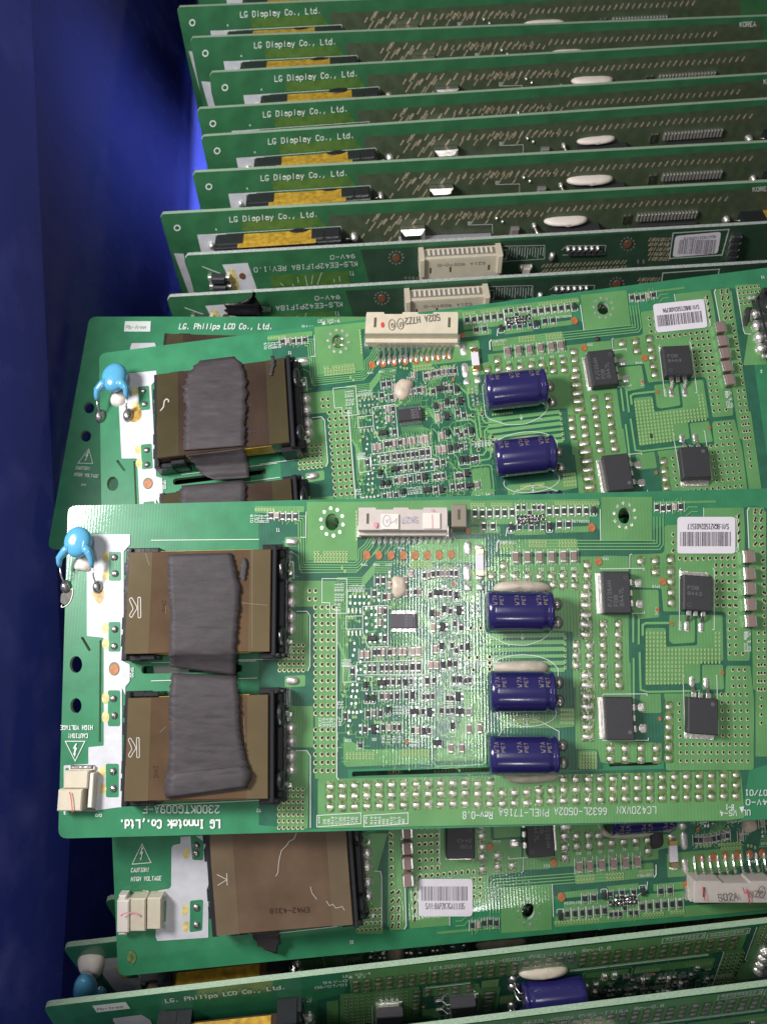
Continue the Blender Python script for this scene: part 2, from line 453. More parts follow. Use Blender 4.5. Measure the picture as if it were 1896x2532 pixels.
def board_mesh(name, outline, holes, th, mats):
    """a thick board with real holes cut through it; outline and holes are local 2-D loops"""
    loops = [[Vector((p[0], p[1], 0)) for p in outline]] + [[Vector((p[0], p[1], 0)) for p in h] for h in holes]
    tris = tessellate_polygon(loops); flat = [p for l in loops for p in l]; n = len(flat)
    vs = [(p.x, p.y, 0.0) for p in flat] + [(p.x, p.y, -th) for p in flat]
    fs = []; ms = []
    for t in tris:
        a, b, c = (flat[i] for i in t); t = list(t)
        if (b - a).cross(c - a).z < 0: t.reverse()
        fs.append(t); ms.append(0); fs.append([i + n for i in t[::-1]]); ms.append(0)
    o = 0
    for li, l in enumerate(loops):
        m = len(l); ar = sum(l[i].x * l[(i + 1) % m].y - l[(i + 1) % m].x * l[i].y for i in range(m))
        for i in range(m):
            a, b = o + i, o + (i + 1) % m
            q = [b, a, a + n, b + n]
            if (ar > 0) != (li == 0): q.reverse()
            q = q if li == 0 else q
            fs.append(q[::-1] if li == 0 and ar > 0 else q); ms.append(1)
        o += m
    me = bpy.data.meshes.new(name); me.from_pydata(vs, [], fs)
    for k in mats: me.materials.append(MATS[k])
    for p, i in zip(me.polygons, ms): p.material_index = i
    bm = bmesh.new(); bm.from_mesh(me); bmesh.ops.recalc_face_normals(bm, faces=bm.faces); bm.to_mesh(me); bm.free()
    me.update(); return me
def LP(M, pts): return [(M(u, v).x, M(u, v).y) for u, v in pts]

# crops the layout was read from -> photo positions
def cr(x0, y0, s): return lambda x, y: (x0 + x / s, y0 + y / s)
c4 = cr(100, 1220, 2.366); c5 = cr(100, 1700, 2.366); c6 = cr(700, 1220, 3.312); r1 = cr(1150, 1220, 2.22)
r2 = cr(700, 1650, 2.76); r3 = cr(1250, 1650, 2.563); qq = cr(1500, 1230, 4.182); gg = cr(1140, 1220, 4.6); pp = cr(1380, 1640, 3.209)
tA = cr(820, 1360, 6.9); tB = cr(1000, 1360, 6.9); tC = cr(820, 1580, 6.9); tD = cr(1000, 1580, 6.9); tE = cr(820, 1790, 6.9); tF = cr(1000, 1790, 6.9)
def mp(f, pts): return [f(*p) for p in pts]

# ------------------------------------------------------------------ component meshes (drawn-pixel units, origin on the board)
CACHE = {}
def cached(key, fn):
    if key not in CACHE: CACHE[key] = fn()
    return CACHE[key]
def chip_mesh(w, l, kind):
    """small two-ended part, long axis along y: body and two metal ends with solder feet"""
    def f():
        b = MB(); hx, hy = w / 2, l / 2
        t = {'R': 4.5, 'C': 7, 'P': 7, 'G': 7, 'M': 11}[kind]
        e = l * (0.20 if kind != 'M' else 0.14)
        if kind == 'R':
            b.box(-hx * .86, -hy + e * .5, 0.6, hx * .86, hy - e * .5, t, 0)
            b.box(-hx * .9, -hy, 0.4, hx * .9, -hy + e, t + .4, 1, ch=.8); b.box(-hx * .9, hy - e, 0.4, hx * .9, hy, t + .4, 1, ch=.8)
        else:
            b.box(-hx * .95, -hy + e, 0.6, hx * .95, hy - e, t, 0, ch=1.2)
            b.box(-hx, -hy, 0.4, hx, -hy + e + .3, t + .3, 1, ch=1.2); b.box(-hx, hy - e - .3, 0.4, hx, hy, t + .3, 1, ch=1.2)
        for sg in (-1, 1):
            y0 = sg * hy; y1 = sg * (hy + l * .12)
            vs = [(-hx * .9, y0, 0.3), (hx * .9, y0, 0.3), (hx * .9, y0, t * .7), (-hx * .9, y0, t * .7), (-hx * .8, y1, 0.3), (hx * .8, y1, 0.3)]
            fs = [[3, 2, 5, 4], [0, 3, 4], [1, 5, 2]]
            if sg < 0: fs = [g[::-1] for g in fs]
            b.add(vs, fs, 1)
        body = {'R': 'epoxy', 'C': 'mlcc', 'P': 'mlcc_pink', 'G': 'resist_grey', 'M': 'mlcc'}[kind]
        return b.mesh("chip_" + kind, [body, 'solder'])
    return cached(('chip', round(w), round(l), kind), f)
def diode_mesh(w, l):
    def f():
        b = MB(); hx, hy = w / 2, l / 2
        b.box(-hx, -hy * .62, 0.8, hx, hy * .62, 9, 0, ch=1.5)
        b.box(-hx * .5, -hy, 0.4, hx * .5, -hy * .6, 2.5, 1, ch=.5); b.box(-hx * .5, hy * .6, 0.4, hx * .5, hy, 2.5, 1, ch=.5)
        return b.mesh("diode", ['epoxy', 'steel'])
    return cached(('diode', round(w), round(l)), f)
def sot_mesh(w=22, l=14):
    def f():
        b = MB(); hx, hy = w / 2, l / 2
        b.box(-hx, -hy, 1, hx, hy, 9, 0, ch=1.5)
        for x, s_ in ((-hx * .6, -1), (hx * .6, -1), (0, 1)):
            y0, y1 = (hy, hy + 6) if s_ > 0 else (-hy - 6, -hy)
            b.box(x - 2.4, y0, 0.4, x + 2.4, y1, 2.2, 1, ch=.4)
        return b.mesh("small_transistor", ['epoxy', 'steel'])
    return cached(('sot', round(w), round(l)), f)
def joint_mesh(w, l, var, big=False, dull=False):
    def f():
        r = random.Random(var * 31 + int(w)); b = MB(); hx, hy = w / 2, l / 2
        nx, ny = 5, 4; vs = []
        top = 3.6 + r.random() * 1.0
        skew = r.uniform(-.25, .25)
        for j in range(ny):
            for i in range(nx):
                x = -1 + 2 * i / (nx - 1); y = -1 + 2 * j / (ny - 1)
                z = (1 - abs(x) ** 4 * .6) * (1 - abs(y) ** 2.2 * .8) * top if (0 < i < nx - 1 or 0 < j < ny - 1) else .4
                if i in (0, nx - 1): z = max(.4, z * .35) if 0 < j < ny - 1 else .3
                px_ = x * hx * 1.08 * (1 - .13 * abs(y) * (r.random() + .2)); py = y * hy * (1 - .16 * (1 - abs(x)) * r.random()) + skew * x * hy * .5
                vs.append((px_, py, max(.3, z * (0.9 + .25 * r.random()))))
        fs = [[j * nx + i, j * nx + i + 1, (j + 1) * nx + i + 1, (j + 1) * nx + i] for j in range(ny - 1) for i in range(nx - 1)]
        b.add(vs, fs, 0)
        return b.mesh("solder_joint", ['solder_dull' if dull else 'solder'], smooth=True)
    return cached(('joint', round(w), round(l), var, dull), f)
def ball_mesh(rx, ry, h, m='solder', seg=14, rings=5, sq=2.0):
    def f():
        b = MB(); b.dome(rx, ry, h, 0.3, seg, rings, sq=sq); return b.mesh("bead", [m], smooth=True)
    return cached(('ball', round(rx, 1), round(ry, 1), round(h, 1), m, sq), f)
def disc_mesh(r, m):
    def f():
        b = MB(); n = 20
        vs = [(r * math.cos(2 * math.pi * k / n), r * math.sin(2 * math.pi * k / n), 0.0) for k in range(n)]
        vs += [(x * .94, y * .94, 0.9) for x, y, _ in vs]
        b.add(vs, [[k, (k + 1) % n, n + (k + 1) % n, n + k] for k in range(n)] + [list(range(n, 2 * n))], 0)
        return b.mesh("disc", [m])
    return cached(('disc', round(r), m), f)

def silk_pair(S, u, v, w, l):
    """the two silkscreen lines flanking a chip"""
    S.line([(u - w / 2 - 3, v - l * .62), (u - w / 2 - 3, v + l * .62)], 1.3, .022)
    S.line([(u + w / 2 + 3, v - l * .62), (u + w / 2 + 3, v + l * .62)], 1.3, .022)

def lathe_x(prof, seg, mi, b, flat_bottom=None):
    """profile (x, r) turned about the x axis"""
    vs = []
    zc = max(r for _, r in prof)
    for x, r in prof:
        for k in range(seg):
            a = 2 * math.pi * k / seg
            vs.append((x, r * math.cos(a), zc + .5 + r * math.sin(a)))
    fs = [[i * seg + k, (i + 1) * seg + k, (i + 1) * seg + (k + 1) % seg, i * seg + (k + 1) % seg] for i in range(len(prof) - 1) for k in range(seg)]
    b.add(vs, fs, mi)
def e_cap(parent, M, u0, u1, v0, v1, glue=None, labels=True, leads=((0, .3), (0, .75))):
    """blue electrolytic capacitor lying on its side between photo columns u0..u1, rows v0..v1 (its upper outline)"""
    uc, vc = (u0 + u1) / 2, (v0 + v1) / 2; L = (u1 - u0); Rr = (v1 - v0) / 2 * .955
    b = MB(); h = L / 2
    prof = [(-h, 0), (-h, Rr * .72), (-h + 1.5, Rr * .90), (-h + 5, Rr), (-h + 20, Rr), (h - 30, Rr), (h - 24, Rr * .985), (h - 18, Rr * .93), (h - 13, Rr * .93), (h - 8, Rr), (h - 2, Rr * .97), (h, Rr * .86)]
    lathe_x(prof, 28, 0, b)
    b2 = [(h, Rr * .86), (h - 1, Rr * .6), (h - 1, 0)]
    vs = []
    lathe_x([(x, r) for x, r in b2], 28, 1, b) if False else None
    zc = Rr + .5
    n = 28
    vs = [(h - .6, Rr * .86 * math.cos(2 * math.pi * k / n), zc + Rr * .86 * math.sin(2 * math.pi * k / n)) for k in range(n)]
    b.add(vs, [list(range(n))], 1)
    me = b.mesh("electrolytic_can", ['cap_blue', 'cap_rubber'], smooth=[0])
    hh = Rr / 100
    o = put("electrolytic_capacitor", me, parent, M, uc, vc, h=hh)
    # lettering wrapped on the can
    if labels:
        pv = []; pf = []
        def emit(pts2, wd):
            pts = [Vector(p) for p in pts2]
            for i in range(len(pts) - 1):
                a, c = pts[i], pts[i + 1]; d = (c - a)
                if d.length < 1e-5: continue
                d.normalize(); nn = Vector((-d.y, d.x)) * wd / 2; a2 = a - d * wd * .3; c2 = c + d * wd * .3
                k = len(pv)
                for q in (a2 + nn, a2 - nn, c2 - nn, c2 + nn):
                    an = q.y / Rr; rr = Rr + .45 + (len(pv) % 40) * .004
                    pv.append((q.x, rr * math.sin(an), zc + rr * math.cos(an)))
                pf.append([k, k + 1, k + 2, k + 3])
        for j, x0 in enumerate((-h + 22, -h + 22 + L * .33, -h + 22 + L * .66)):
            for row, (t, hh2) in enumerate((("W7A", 10), ("PET", 8))):
                xx = x0 + row * 15
                for i, ch in enumerate(t):
                    for st in strokes(ch):
                        # letters read upward along the can's girth
                        emit([(xx - (y - 2) * hh2 / 6, 13 + (i * 6 + x) * 1.75 * (0.9 if row else 1) - 2 + row * 1) for x, y in [(p[0], p[1]) for p in st]], 1.35)
            emit([(x0 + 24, -34), (x0 + 24, 30)], .8) if False else None
        b3 = MB(); b3.add(pv, pf, 0)
        lo = add("can_lettering", b3.mesh("can_lettering", ['cap_print']), None, o, kind='stuff')
    # leads with solder balls
    for fr in (.30, .74):
        vv = v0 + (v1 - v0) * fr
        b4 = MB(); y = -(vv - vc)
        b4.tube([(h - 2, y, zc * .8), (h + 9, y, zc * .78), (h + 15, y, zc * .5), (h + 17, y, 3)], 2.0, 6, 0)
        lm = b4.mesh("lead", ['steel'], smooth=True)
        lo = add("lead", lm, None, o)
        b5 = MB(); b5.dome(14, 17, 13, .4, 14, 5, cx=h + 20, cy=y)
        add("solder_cone", b5.mesh("solder_cone", ['solder_dull'], smooth=True), None, o)
    return o

def d2pak(parent, M, u0, v0, u1, v1, rot, text=None, label=None, clipped=False):
    """power transistor; u0..v1 is the black body's top face, rot = side its legs leave: 0 right, 90 up, 180 left, 270 down"""
    uc, vc = (u0 + u1) / 2, (v0 + v1) / 2
    Wd, Hd = (u1 - u0), (v1 - v0)
    if rot in (0, 180): L, Wb = Wd, Hd
    else: L, Wb = Hd, Wd
    b = MB(); L *= 1.01; Wb *= 1.01
    b.box(-L / 2 - 2, -Wb / 2 - 2, 3, L / 2 + 2, Wb / 2 + 2, 34, 0, ch=2.5)
    o = put("power_transistor", b.mesh("power_transistor", ['epoxy']), parent, M, uc, vc, h=.34, rot=rot)
    if label: o["label"] = label
    t = MB(); e = L * .145
    pts = [(-L / 2 + 4, -Wb / 2 + 1), (-L / 2 - e * .55, -Wb / 2 + 1), (-L / 2 - e, -Wb / 2 + 8), (-L / 2 - e, Wb / 2 - 8), (-L / 2 - e * .55, Wb / 2 - 1), (-L / 2 + 4, Wb / 2 - 1)][::-1]
    n = len(pts)
    t.add([(x, y, 1.0) for x, y in pts] + [(x, y, 12) for x, y in pts], [[k, (k + 1) % n, n + (k + 1) % n, n + k] for k in range(n)] + [list(range(n, 2 * n))], 0)
    t.box(-L / 2 - e - 4, -Wb / 2 - 2, .5, -L / 2 + 4, Wb / 2 + 2, 3.5, 1, ch=1.5)
    add("tab", t.mesh("tab", ['steel', 'solder']), None, o)
    for k, y in enumerate((-Wb * .26, 0, Wb * .26)):
        l = MB(); wl = Wb * .075
        if k == 1: l.box(L / 2 + 1, y - wl, 10, L / 2 + L * .17, y + wl, 15, 0, ch=.8, bottom=True)
        else:
            l.box(L / 2 + 1, y - wl * 1.1, 14, L / 2 + L * .17, y + wl * 1.1, 18, 0, ch=.8, bottom=True)
            x0, x1 = L / 2 + L * .17, L / 2 + L * .34
            l.add([(x0, y - wl * .75, 17), (x0, y + wl * .75, 17), (x1, y + wl * .75, 4), (x1, y - wl * .75, 4), (x0, y - wl * .75, 13), (x0, y + wl * .75, 13), (x1, y + wl * .75, 1), (x1, y - wl * .75, 1)],
                  [[0, 3, 2, 1], [4, 5, 6, 7], [0, 4, 7, 3], [1, 2, 6, 5]], 0)
            l.box(x1 - .5, y - wl * .75, 1.5, x1 + L * .24, y + wl * .75, 5, 0, ch=.8)
            l.dome(L * .16, wl * 1.5, 3, .4, 10, 3, 1, cx=x1 + L * .15, cy=y, sq=4)
        add("lead", l.mesh("lead", ['steel', 'solder']), None, o)
    if text:
        S = Sheet(lambda u, v, h=0: Vector((u / 100, -v / 100, .343)))
        for s_, x, y, hh, rr, wd_ in text: S.text(s_, x, y, hh, .0012, rot=rr, width=wd_, wd=2.0)
        S.ring(L * .36, -Wb * .36 if rot == 0 else Wb * .33, 5, 5, 1.2, .0012)
        S.build("marking", 'epoxy_print', o)
    else:
        S = Sheet(lambda u, v, h=0: Vector((u / 100, -v / 100, .343)))
        S.ring(L * .36, Wb * .33, 5, 5, 5, .0012); S.build("marking", 'epoxy_print', o)
    return o

def transformer(parent, M, u0, v0, u1, v1, pins, film=('film_front', 'film_edge'), skew=0.0, letter=None, H=.82, flip=False, gold=True,
                pin_h=0.0, lpins=()):
    """flat transformer: film wrapped core (top face u0..v1), black bobbin ends, winding side tape, soldered pins.
    flip = pin side is on the left"""
    a = [M(*p, H) for p in ((u0, v0 + skew), (u1, v0), (u1, v1), (u0, v1 + skew))]
    # work in a local frame: origin = centre on the board
    c = (a[0] + a[1] + a[2] + a[3]) / 4
    X = ((a[1] - a[0]) + (a[2] - a[3])).normalized(); ang = math.atan2(X.y, X.x)
    Lx = ((a[1] - a[0]).length + (a[2] - a[3]).length) * 50; Ly = ((a[0] - a[3]).length + (a[1] - a[2]).length) * 50
    if flip: ang += math.pi
    hx, hy = Lx / 2, Ly / 2; Hh = H * 100
    b = MB()
    b.box(-hx, -hy, 26, hx, hy, Hh, 0, ch=2.2, bottom=True)
    me = b.mesh("transformer", [film[0]])
    o = add("transformer", me, None, parent); o.location = (c.x, c.y, 0); o.rotation_euler = (0, 0, ang)
    zt = Hh + .35
    for xa, xb in ((-hx + 2, -hx + Lx * .17), (hx - Lx * .15, hx - 2)):
        f = MB(); f.add([(xa, -hy + 1, zt), (xb, -hy + 1, zt), (xb, hy - 1, zt), (xa, hy - 1, zt)], [[0, 1, 2, 3]])
        add("film_overlap", f.mesh("film_overlap", [film[1]]), None, o)
    if gold:
        for s_ in (1, -1):
            g = MB(); y0, y1 = (hy + .2, hy + 1.3) if s_ > 0 else (-hy - 1.3, -hy - .2)
            g.box(-hx + Lx * .22, min(y0, y1), 30, hx - Lx * .14, max(y0, y1), Hh - 6, 0, bottom=True)
            add("side_tape", g.mesh("side_tape", ['gold_tape']), None, o)
    # bobbin ends
    e = MB()
    e.box(-hx - 15, -hy - 14, .5, -hx - 1, hy + 14, 58, 0, ch=2)
    e.box(-hx - 15, -hy - 15, 2, -hx + 30, -hy - 1.2, 50, 0, ch=2); e.box(-hx - 15, hy + 1.2, 2, -hx + 30, hy + 15, 50, 0, ch=2)
    e.box(-hx + 30, -hy - 13, 2, -hx + 66, -hy - 1.2, 62, 0, ch=2); e.box(-hx + 30, hy + 1.2, 2, -hx + 66, hy + 13, 62, 0, ch=2)
    for yy in (-hy * .72, -hy * .38, hy * .38, hy * .72): e.box(-hx - 24, yy - 14, .5, -hx - 14, yy + 14, 42, 0, ch=2)
    add("bobbin_end", e.mesh("bobbin_end", ['ferrite']), None, o)
    e = MB()
    e.box(hx + 1, -hy - 10, .5, hx + 12, hy + 10, Hh - 4, 0, ch=2); e.box(hx + 13, -hy - 4, .5, hx + 30, hy + 4, 56, 0, ch=4)
    e.box(hx + 20, -hy - 12, .5, hx + 33, hy + 12, 34, 0, ch=2)
    e.box(hx - 26, -hy - 15, 2, hx + 22, -hy - 1.2, 60, 0, ch=2); e.box(hx - 26, hy + 1.2, 2, hx + 22, hy + 15, 60, 0, ch=2)
    e.dome(13, 34, 20, 50, 12, 4, cx=hx + 21, cy=hy - 45); e.dome(13, 28, 20, 50, 12, 4, cx=hx + 21, cy=-hy + 35)
    add("bobbin_end", e.mesh("bobbin_end", ['ferrite'], smooth=False), None, o)
    inv = Matrix.Rotation(-ang, 4, 'Z') @ Matrix.Translation(Vector((-c.x, -c.y, 0)))
    for pu, pv, kind in pins:
        q = inv @ M(pu, pv); x, y = q.x * 100, q.y * 100
        p = MB()
        if kind == 'pad':
            p.dome(17, 11, 11, .3, 12, 4, 0, cx=x, cy=y, sq=2.4); p.box(hx + 30, y - 2.4, 6, x - 3, y + 2.4, 11, 1, ch=.5)
        elif kind == 'ball':
            p.dome(15, 16, 17, .3, 12, 4, 0, cx=x, cy=y); p.box(hx + 30, y - 2.4, 12, x - 6, y + 2.4, 17, 1, ch=.5)
        else:
            p.tube([(hx + 28, y + 10, 34), (x, y + 2, 30), (x + 9, y, 22)], [11, 6, 4.5], 7, 1); p.box(x + 2, y - 5, 18, x + 14, y + 5, 27, 0, ch=1.2, bottom=True)
        add("pin", p.mesh("pin", ['solder', 'steel']), None, o)
    for pu, pv in lpins:
        q = inv @ M(pu, pv); x, y = q.x * 100, q.y * 100
        p = MB(); p.dome(10, 10, 8, .3, 10, 3, 0, cx=x, cy=y); add("pin", p.mesh("pin", ['solder_dull'], smooth=True), None, o)
    return o

def connector14(parent, M, u0, v0, u1, v1, pin_u, pin_v0, pin_v1, style, label=None):
    """horizontal 14-way plug housing, top face u0..v1, pins leaving downwards"""
    uc, vc = (u0 + u1) / 2, (v0 + v1) / 2; H = .50
    a, r, sx, sy = M.frame(uc, vc, H)
    hx, hy = (u1 - u0) / 2, (v1 - v0) / 2
    pts = [(-hx, -hy), (-hx, hy - 8), (-hx + 1, hy)] + [(-hx * .62, hy), (-hx * .60, hy - 5), (-hx * .22, hy - 5), (-hx * .20, hy), (hx * .12, hy), (hx * .14, hy - 5), (hx * .45, hy - 5), (hx * .47, hy), (hx - 1, hy), (hx, hy - 8), (hx, -hy)]
    pts = pts[::-1]; n = len(pts)
    b = MB(); b.add([(x, y, 1) for x, y in pts] + [(x, y, 48) for x, y in pts] + [(x * .993, y * .96, 50) for x, y in pts],
                    [[k, (k + 1) % n, n + (k + 1) % n, n + k] for k in range(n)] + [[n + k, n + (k + 1) % n, 2 * n + (k + 1) % n, 2 * n + k] for k in range(n)], 0)
    # top face as strips between slots
    tp = [Vector((x * .993, y * .96, 0)) for x, y in pts]
    for t in tessellate_polygon([tp]):
        t = list(t)
        if (tp[t[1]] - tp[t[0]]).cross(tp[t[2]] - tp[t[0]]).z < 0: t.reverse()
        b.add([(tp[i].x, tp[i].y, 50) for i in t], [[0, 1, 2]], 0)
    b.box(-hx, -hy - 9, 1, hx, -hy + 1, 26, 0, ch=1)
    o = put("plug_connector", b.mesh("plug_connector", [style]), parent, M, uc, vc, h=H, label=label)
    for x in (-hx + 24, hx - 22):
        s = MB(); s.box(x - 3, -hy * .45, 49, x + 3, hy * .45, 50.6, 0); add("key_slot", s.mesh("key_slot", ['slot_brown']), None, o)
    f = MB(); f.box(-hx - 5, -hy - 12, .5, -hx + 6, -hy + 18, 15, 0, ch=2); f.box(hx - 6, -hy - 12, .5, hx + 5, -hy + 18, 15, 0, ch=2)
    add("mounting_foot", f.mesh("mounting_foot", ['solder']), None, o)
    k = 0
    inv = Matrix.Translation(Vector((0, 0, 0)))
    for i in range(14):
        t = i / 13; pu = pin_u[0] + (pin_u[1] - pin_u[0]) * t; q0 = pin_v0[0] + (pin_v0[1] - pin_v0[0]) * t; q1 = pin_v1[0] + (pin_v1[1] - pin_v1[0]) * t
        x = pu - uc; ya = -(q0 - vc); yb = -(q1 - vc)
        p = MB(); p.tube([(x, ya + 8, 18), (x, ya, 17), (x, (ya + yb) / 2, 8), (x, yb, 3)], 3.0, 5, 0)
        p.dome(4.8, 13, 6, .4, 8, 3, 1, cx=x, cy=yb + 5)
        add("pin", cached(('cpin', parent.name, i), lambda: p.mesh("pin", ['steel', 'solder'])), None, o)
    return o

def disc_cap(parent, M, u, v, r, legs, joints, mirror=False, glue=True):
    """blue ceramic disc capacitor standing over its two leads: body centre u, v; legs = blue leg ends; joints = solder spots"""
    h = .42
    uc, vc = u, v
    b = MB()
    n = 22; prof = []
    vs = []; seg = 10
    P0 = []
    outl = []
    for k in range(n):
        a = 2 * math.pi * k / n; x = r * math.cos(a); y = r * 1.12 * math.sin(a)
        outl.append((x, y))
    for j in range(seg + 1):
        t = math.pi * j / seg; s_ = math.sin(t); z = 42 + 17 * math.cos(t)
        for x, y in outl: vs.append((x * max(.02, s_ ** .7), y * max(.02, s_ ** .7), z))
    fs = [[j * n + k, (j + 1) * n + k, (j + 1) * n + (k + 1) % n, j * n + (k + 1) % n] for j in range(seg) for k in range(n)]
    b.add(vs, fs, 0)
    for (lu, lv) in legs:
        x, y = lu - uc, -(lv - vc); sg = 1 if x > 0 else -1
        b.tube([(sg * r * .45, -r * .35, 45), (sg * r * .80, -r * .62, 46), (x - sg * 1, y + 20, 42), (x, y + 8, 38), (x, y, 34)], [12, 11, 8.5, 6.5, 4.5], 9, 0)
    o = put("disc_capacitor", b.mesh("disc_capacitor", ['disc_blue'], smooth=True), parent, M, uc, vc, h=h)
    for (lu, lv), (ju, jv) in zip(legs, joints):
        x, y = lu - uc, -(lv - vc); q = M(ju, jv); a, rr, sx, sy = M.frame(uc, vc, h)
        X = (q.x - a.x) / sx * 100; Y = (q.y - a.y) / sy * 100
        l = MB(); l.tube([(x, y + 3, 34), (x * .6 + X * .4, (y + Y) / 2, 26), (X, Y + 6, 14), (X, Y, 5)], 2.2, 6, 0)
        add("lead", l.mesh("lead", ['steel'], smooth=True), None, o)
        l = MB(); l.dome(12.5, 17, 15, .4, 14, 5, cx=X, cy=Y); add("solder_cone", l.mesh("solder_cone", ['solder_dull'], smooth=True), None, o)
    return o

def sticker(parent, M, u0, v0, u1, v1, text, upside=False, bars_left=.05, bars_right=.92, soft=False, tv=None, scuff=False, label=None):
    S = Sheet(M); S.rrect(u0, v0, u1, v1, 9, .030)
    me_o = S.build("barcode_label", 'paper', parent)
    if label: me_o["label"] = label
    W, H = u1 - u0, v1 - v0
    S = Sheet(M); r = random.Random(len(text) + int(u0))
    ul, ur = u0 + W * bars_left, u0 + W * bars_right
    vt, vb = (v0 + H * .41, v0 + H * .80) if upside else (v0 + H * .20, v0 + H * .58)
    x = ul
    while x < ur - 1:
        wd = r.choice((.9, .9, 1.4, 2.1)); S.rect(x, vt, x + wd, vb, .034); x += wd + r.choice((1.0, 1.2, 1.6, 2.6))
    if upside: S.text(text, u0 + W * .88, v0 + H * .195, H * .14, .034, rot=180, width=W * .70, wd=1.5)
    else: S.text(text, u0 + W * .13, v0 + H * .80, H * .15, .034, rot=0, width=W * .72, wd=1.5)
    S.build("barcode_print", 'ink_soft' if soft else 'ink', me_o)
    return me_o

def drape(name, parent, M, rows, matname, nx=9, thick=0.9, seed=3, rough=0.8, label=None, ridge=0.0, jag=None):
    """a strip of tape given by rows (v, u_left, u_right, height) laid over what lies beneath"""
    r = random.Random(seed); rows2 = []
    for a, b in zip(rows[:-1], rows[1:]):
        n = max(1, int(abs(b[0] - a[0]) / 5) + (1 if abs(b[3] - a[3]) > .1 else 0) * 2)
        for k in range(n):
            t = k / n; rows2.append(tuple(a[i] + (b[i] - a[i]) * t for i in range(4)) + ((a[4] + (b[4] - a[4]) * t if len(a) > 4 else 0),))
    rows2.append(tuple(rows[-1][:4]) + ((rows[-1][4] if len(rows[-1]) > 4 else 0),))
    vs = []; nr = len(rows2)
    import mathutils
    for j, (v, ul, ur, h, sk) in enumerate(rows2):
        e0, e1 = r.uniform(-3.0, 3.0) * (jag or 1), r.uniform(-2.6, 2.6) * (jag or 1)
        for i in range(nx):
            t = i / (nx - 1); u = ul + (ur - ul) * t + (e0 if i == 0 else e1 if i == nx - 1 else 0)
            nz = mathutils.noise.noise(Vector((u * .018 + seed, v * .05, 3.3))) * rough + mathutils.noise.noise(Vector((u * .06, v * .16 + seed, 1.3))) * rough * .45
            vv = v + sk * (t - .5)
            cr_ = (.016 if (j * 7 + seed) % 13 == 0 else -.012 if (j * 7 + seed) % 13 == 6 else 0) * (0.4 + 0.6 * math.sin(i * .9 + j)) if 1 < j < nr - 2 else 0
            p = M(u, vv, h + (nz + 1.2) * .01 + cr_); vs.append(p)
    for j in range(nr):
        for i in range(nx):
            p = vs[j * nx + i]; vs.append(p + Vector((0, 0, -thick * .01)))
    n0 = nr * nx
    fs = [[j * nx + i, (j + 1) * nx + i, (j + 1) * nx + i + 1, j * nx + i + 1] for j in range(nr - 1) for i in range(nx - 1)]
    fs += [[n0 + q for q in f][::-1] for f in fs]
    for j in range(nr - 1):
        fs.append([j * nx, n0 + j * nx, n0 + (j + 1) * nx, (j + 1) * nx]); k = nx - 1
        fs.append([j * nx + k, (j + 1) * nx + k, n0 + (j + 1) * nx + k, n0 + j * nx + k])
    for i in range(nx - 1):
        fs.append([i, i + 1, n0 + i + 1, n0 + i]); q = (nr - 1) * nx
        fs.append([q + i, n0 + q + i, n0 + q + i + 1, q + i + 1])
    me = bpy.data.meshes.new(name); me.from_pydata([tuple(p) for p in vs], [], fs); finish(me, True)
    for p in me.polygons:
        if p.index >= 2 * (nr - 1) * (nx - 1): p.use_smooth = False
    bm = bmesh.new(); bm.from_mesh(me); bmesh.ops.recalc_face_normals(bm, faces=bm.faces); bm.to_mesh(me); bm.free()
    return add(name, me, matname, parent, label=label)
def blob(name, parent, M, u, v, rx, ry, h, m='glue', rot=0, base=0.0, label=None, seed=1, pinch=0.0, top_at=False):
    """irregular bead of glue"""
    r = random.Random(seed); b = MB(); b.dome(rx, ry, h, 0.3, 20, 6, sq=2.6)
    vs = []
    for x, y, z in b.v:
        a = math.atan2(y, x); k = 1 + .06 * math.sin(3 * a + seed) + .05 * math.sin(5 * a + 2 * seed) + (.05 * math.sin(9 * a + seed) if rx > 2 * ry else 0)
        if pinch: k2 = 1 - pinch * math.exp(-(x / (rx * .35)) ** 2); y = y * k2
        vs.append((x * k, y * k, z * (1 + .08 * math.sin(2 * a + seed))))
    b.v = vs
    return_o = put(name, b.mesh(name, [m], smooth=True), parent, M, u, v, h=0, rot=rot, label=label)
    if base: return_o.location.z += base
    return return_o

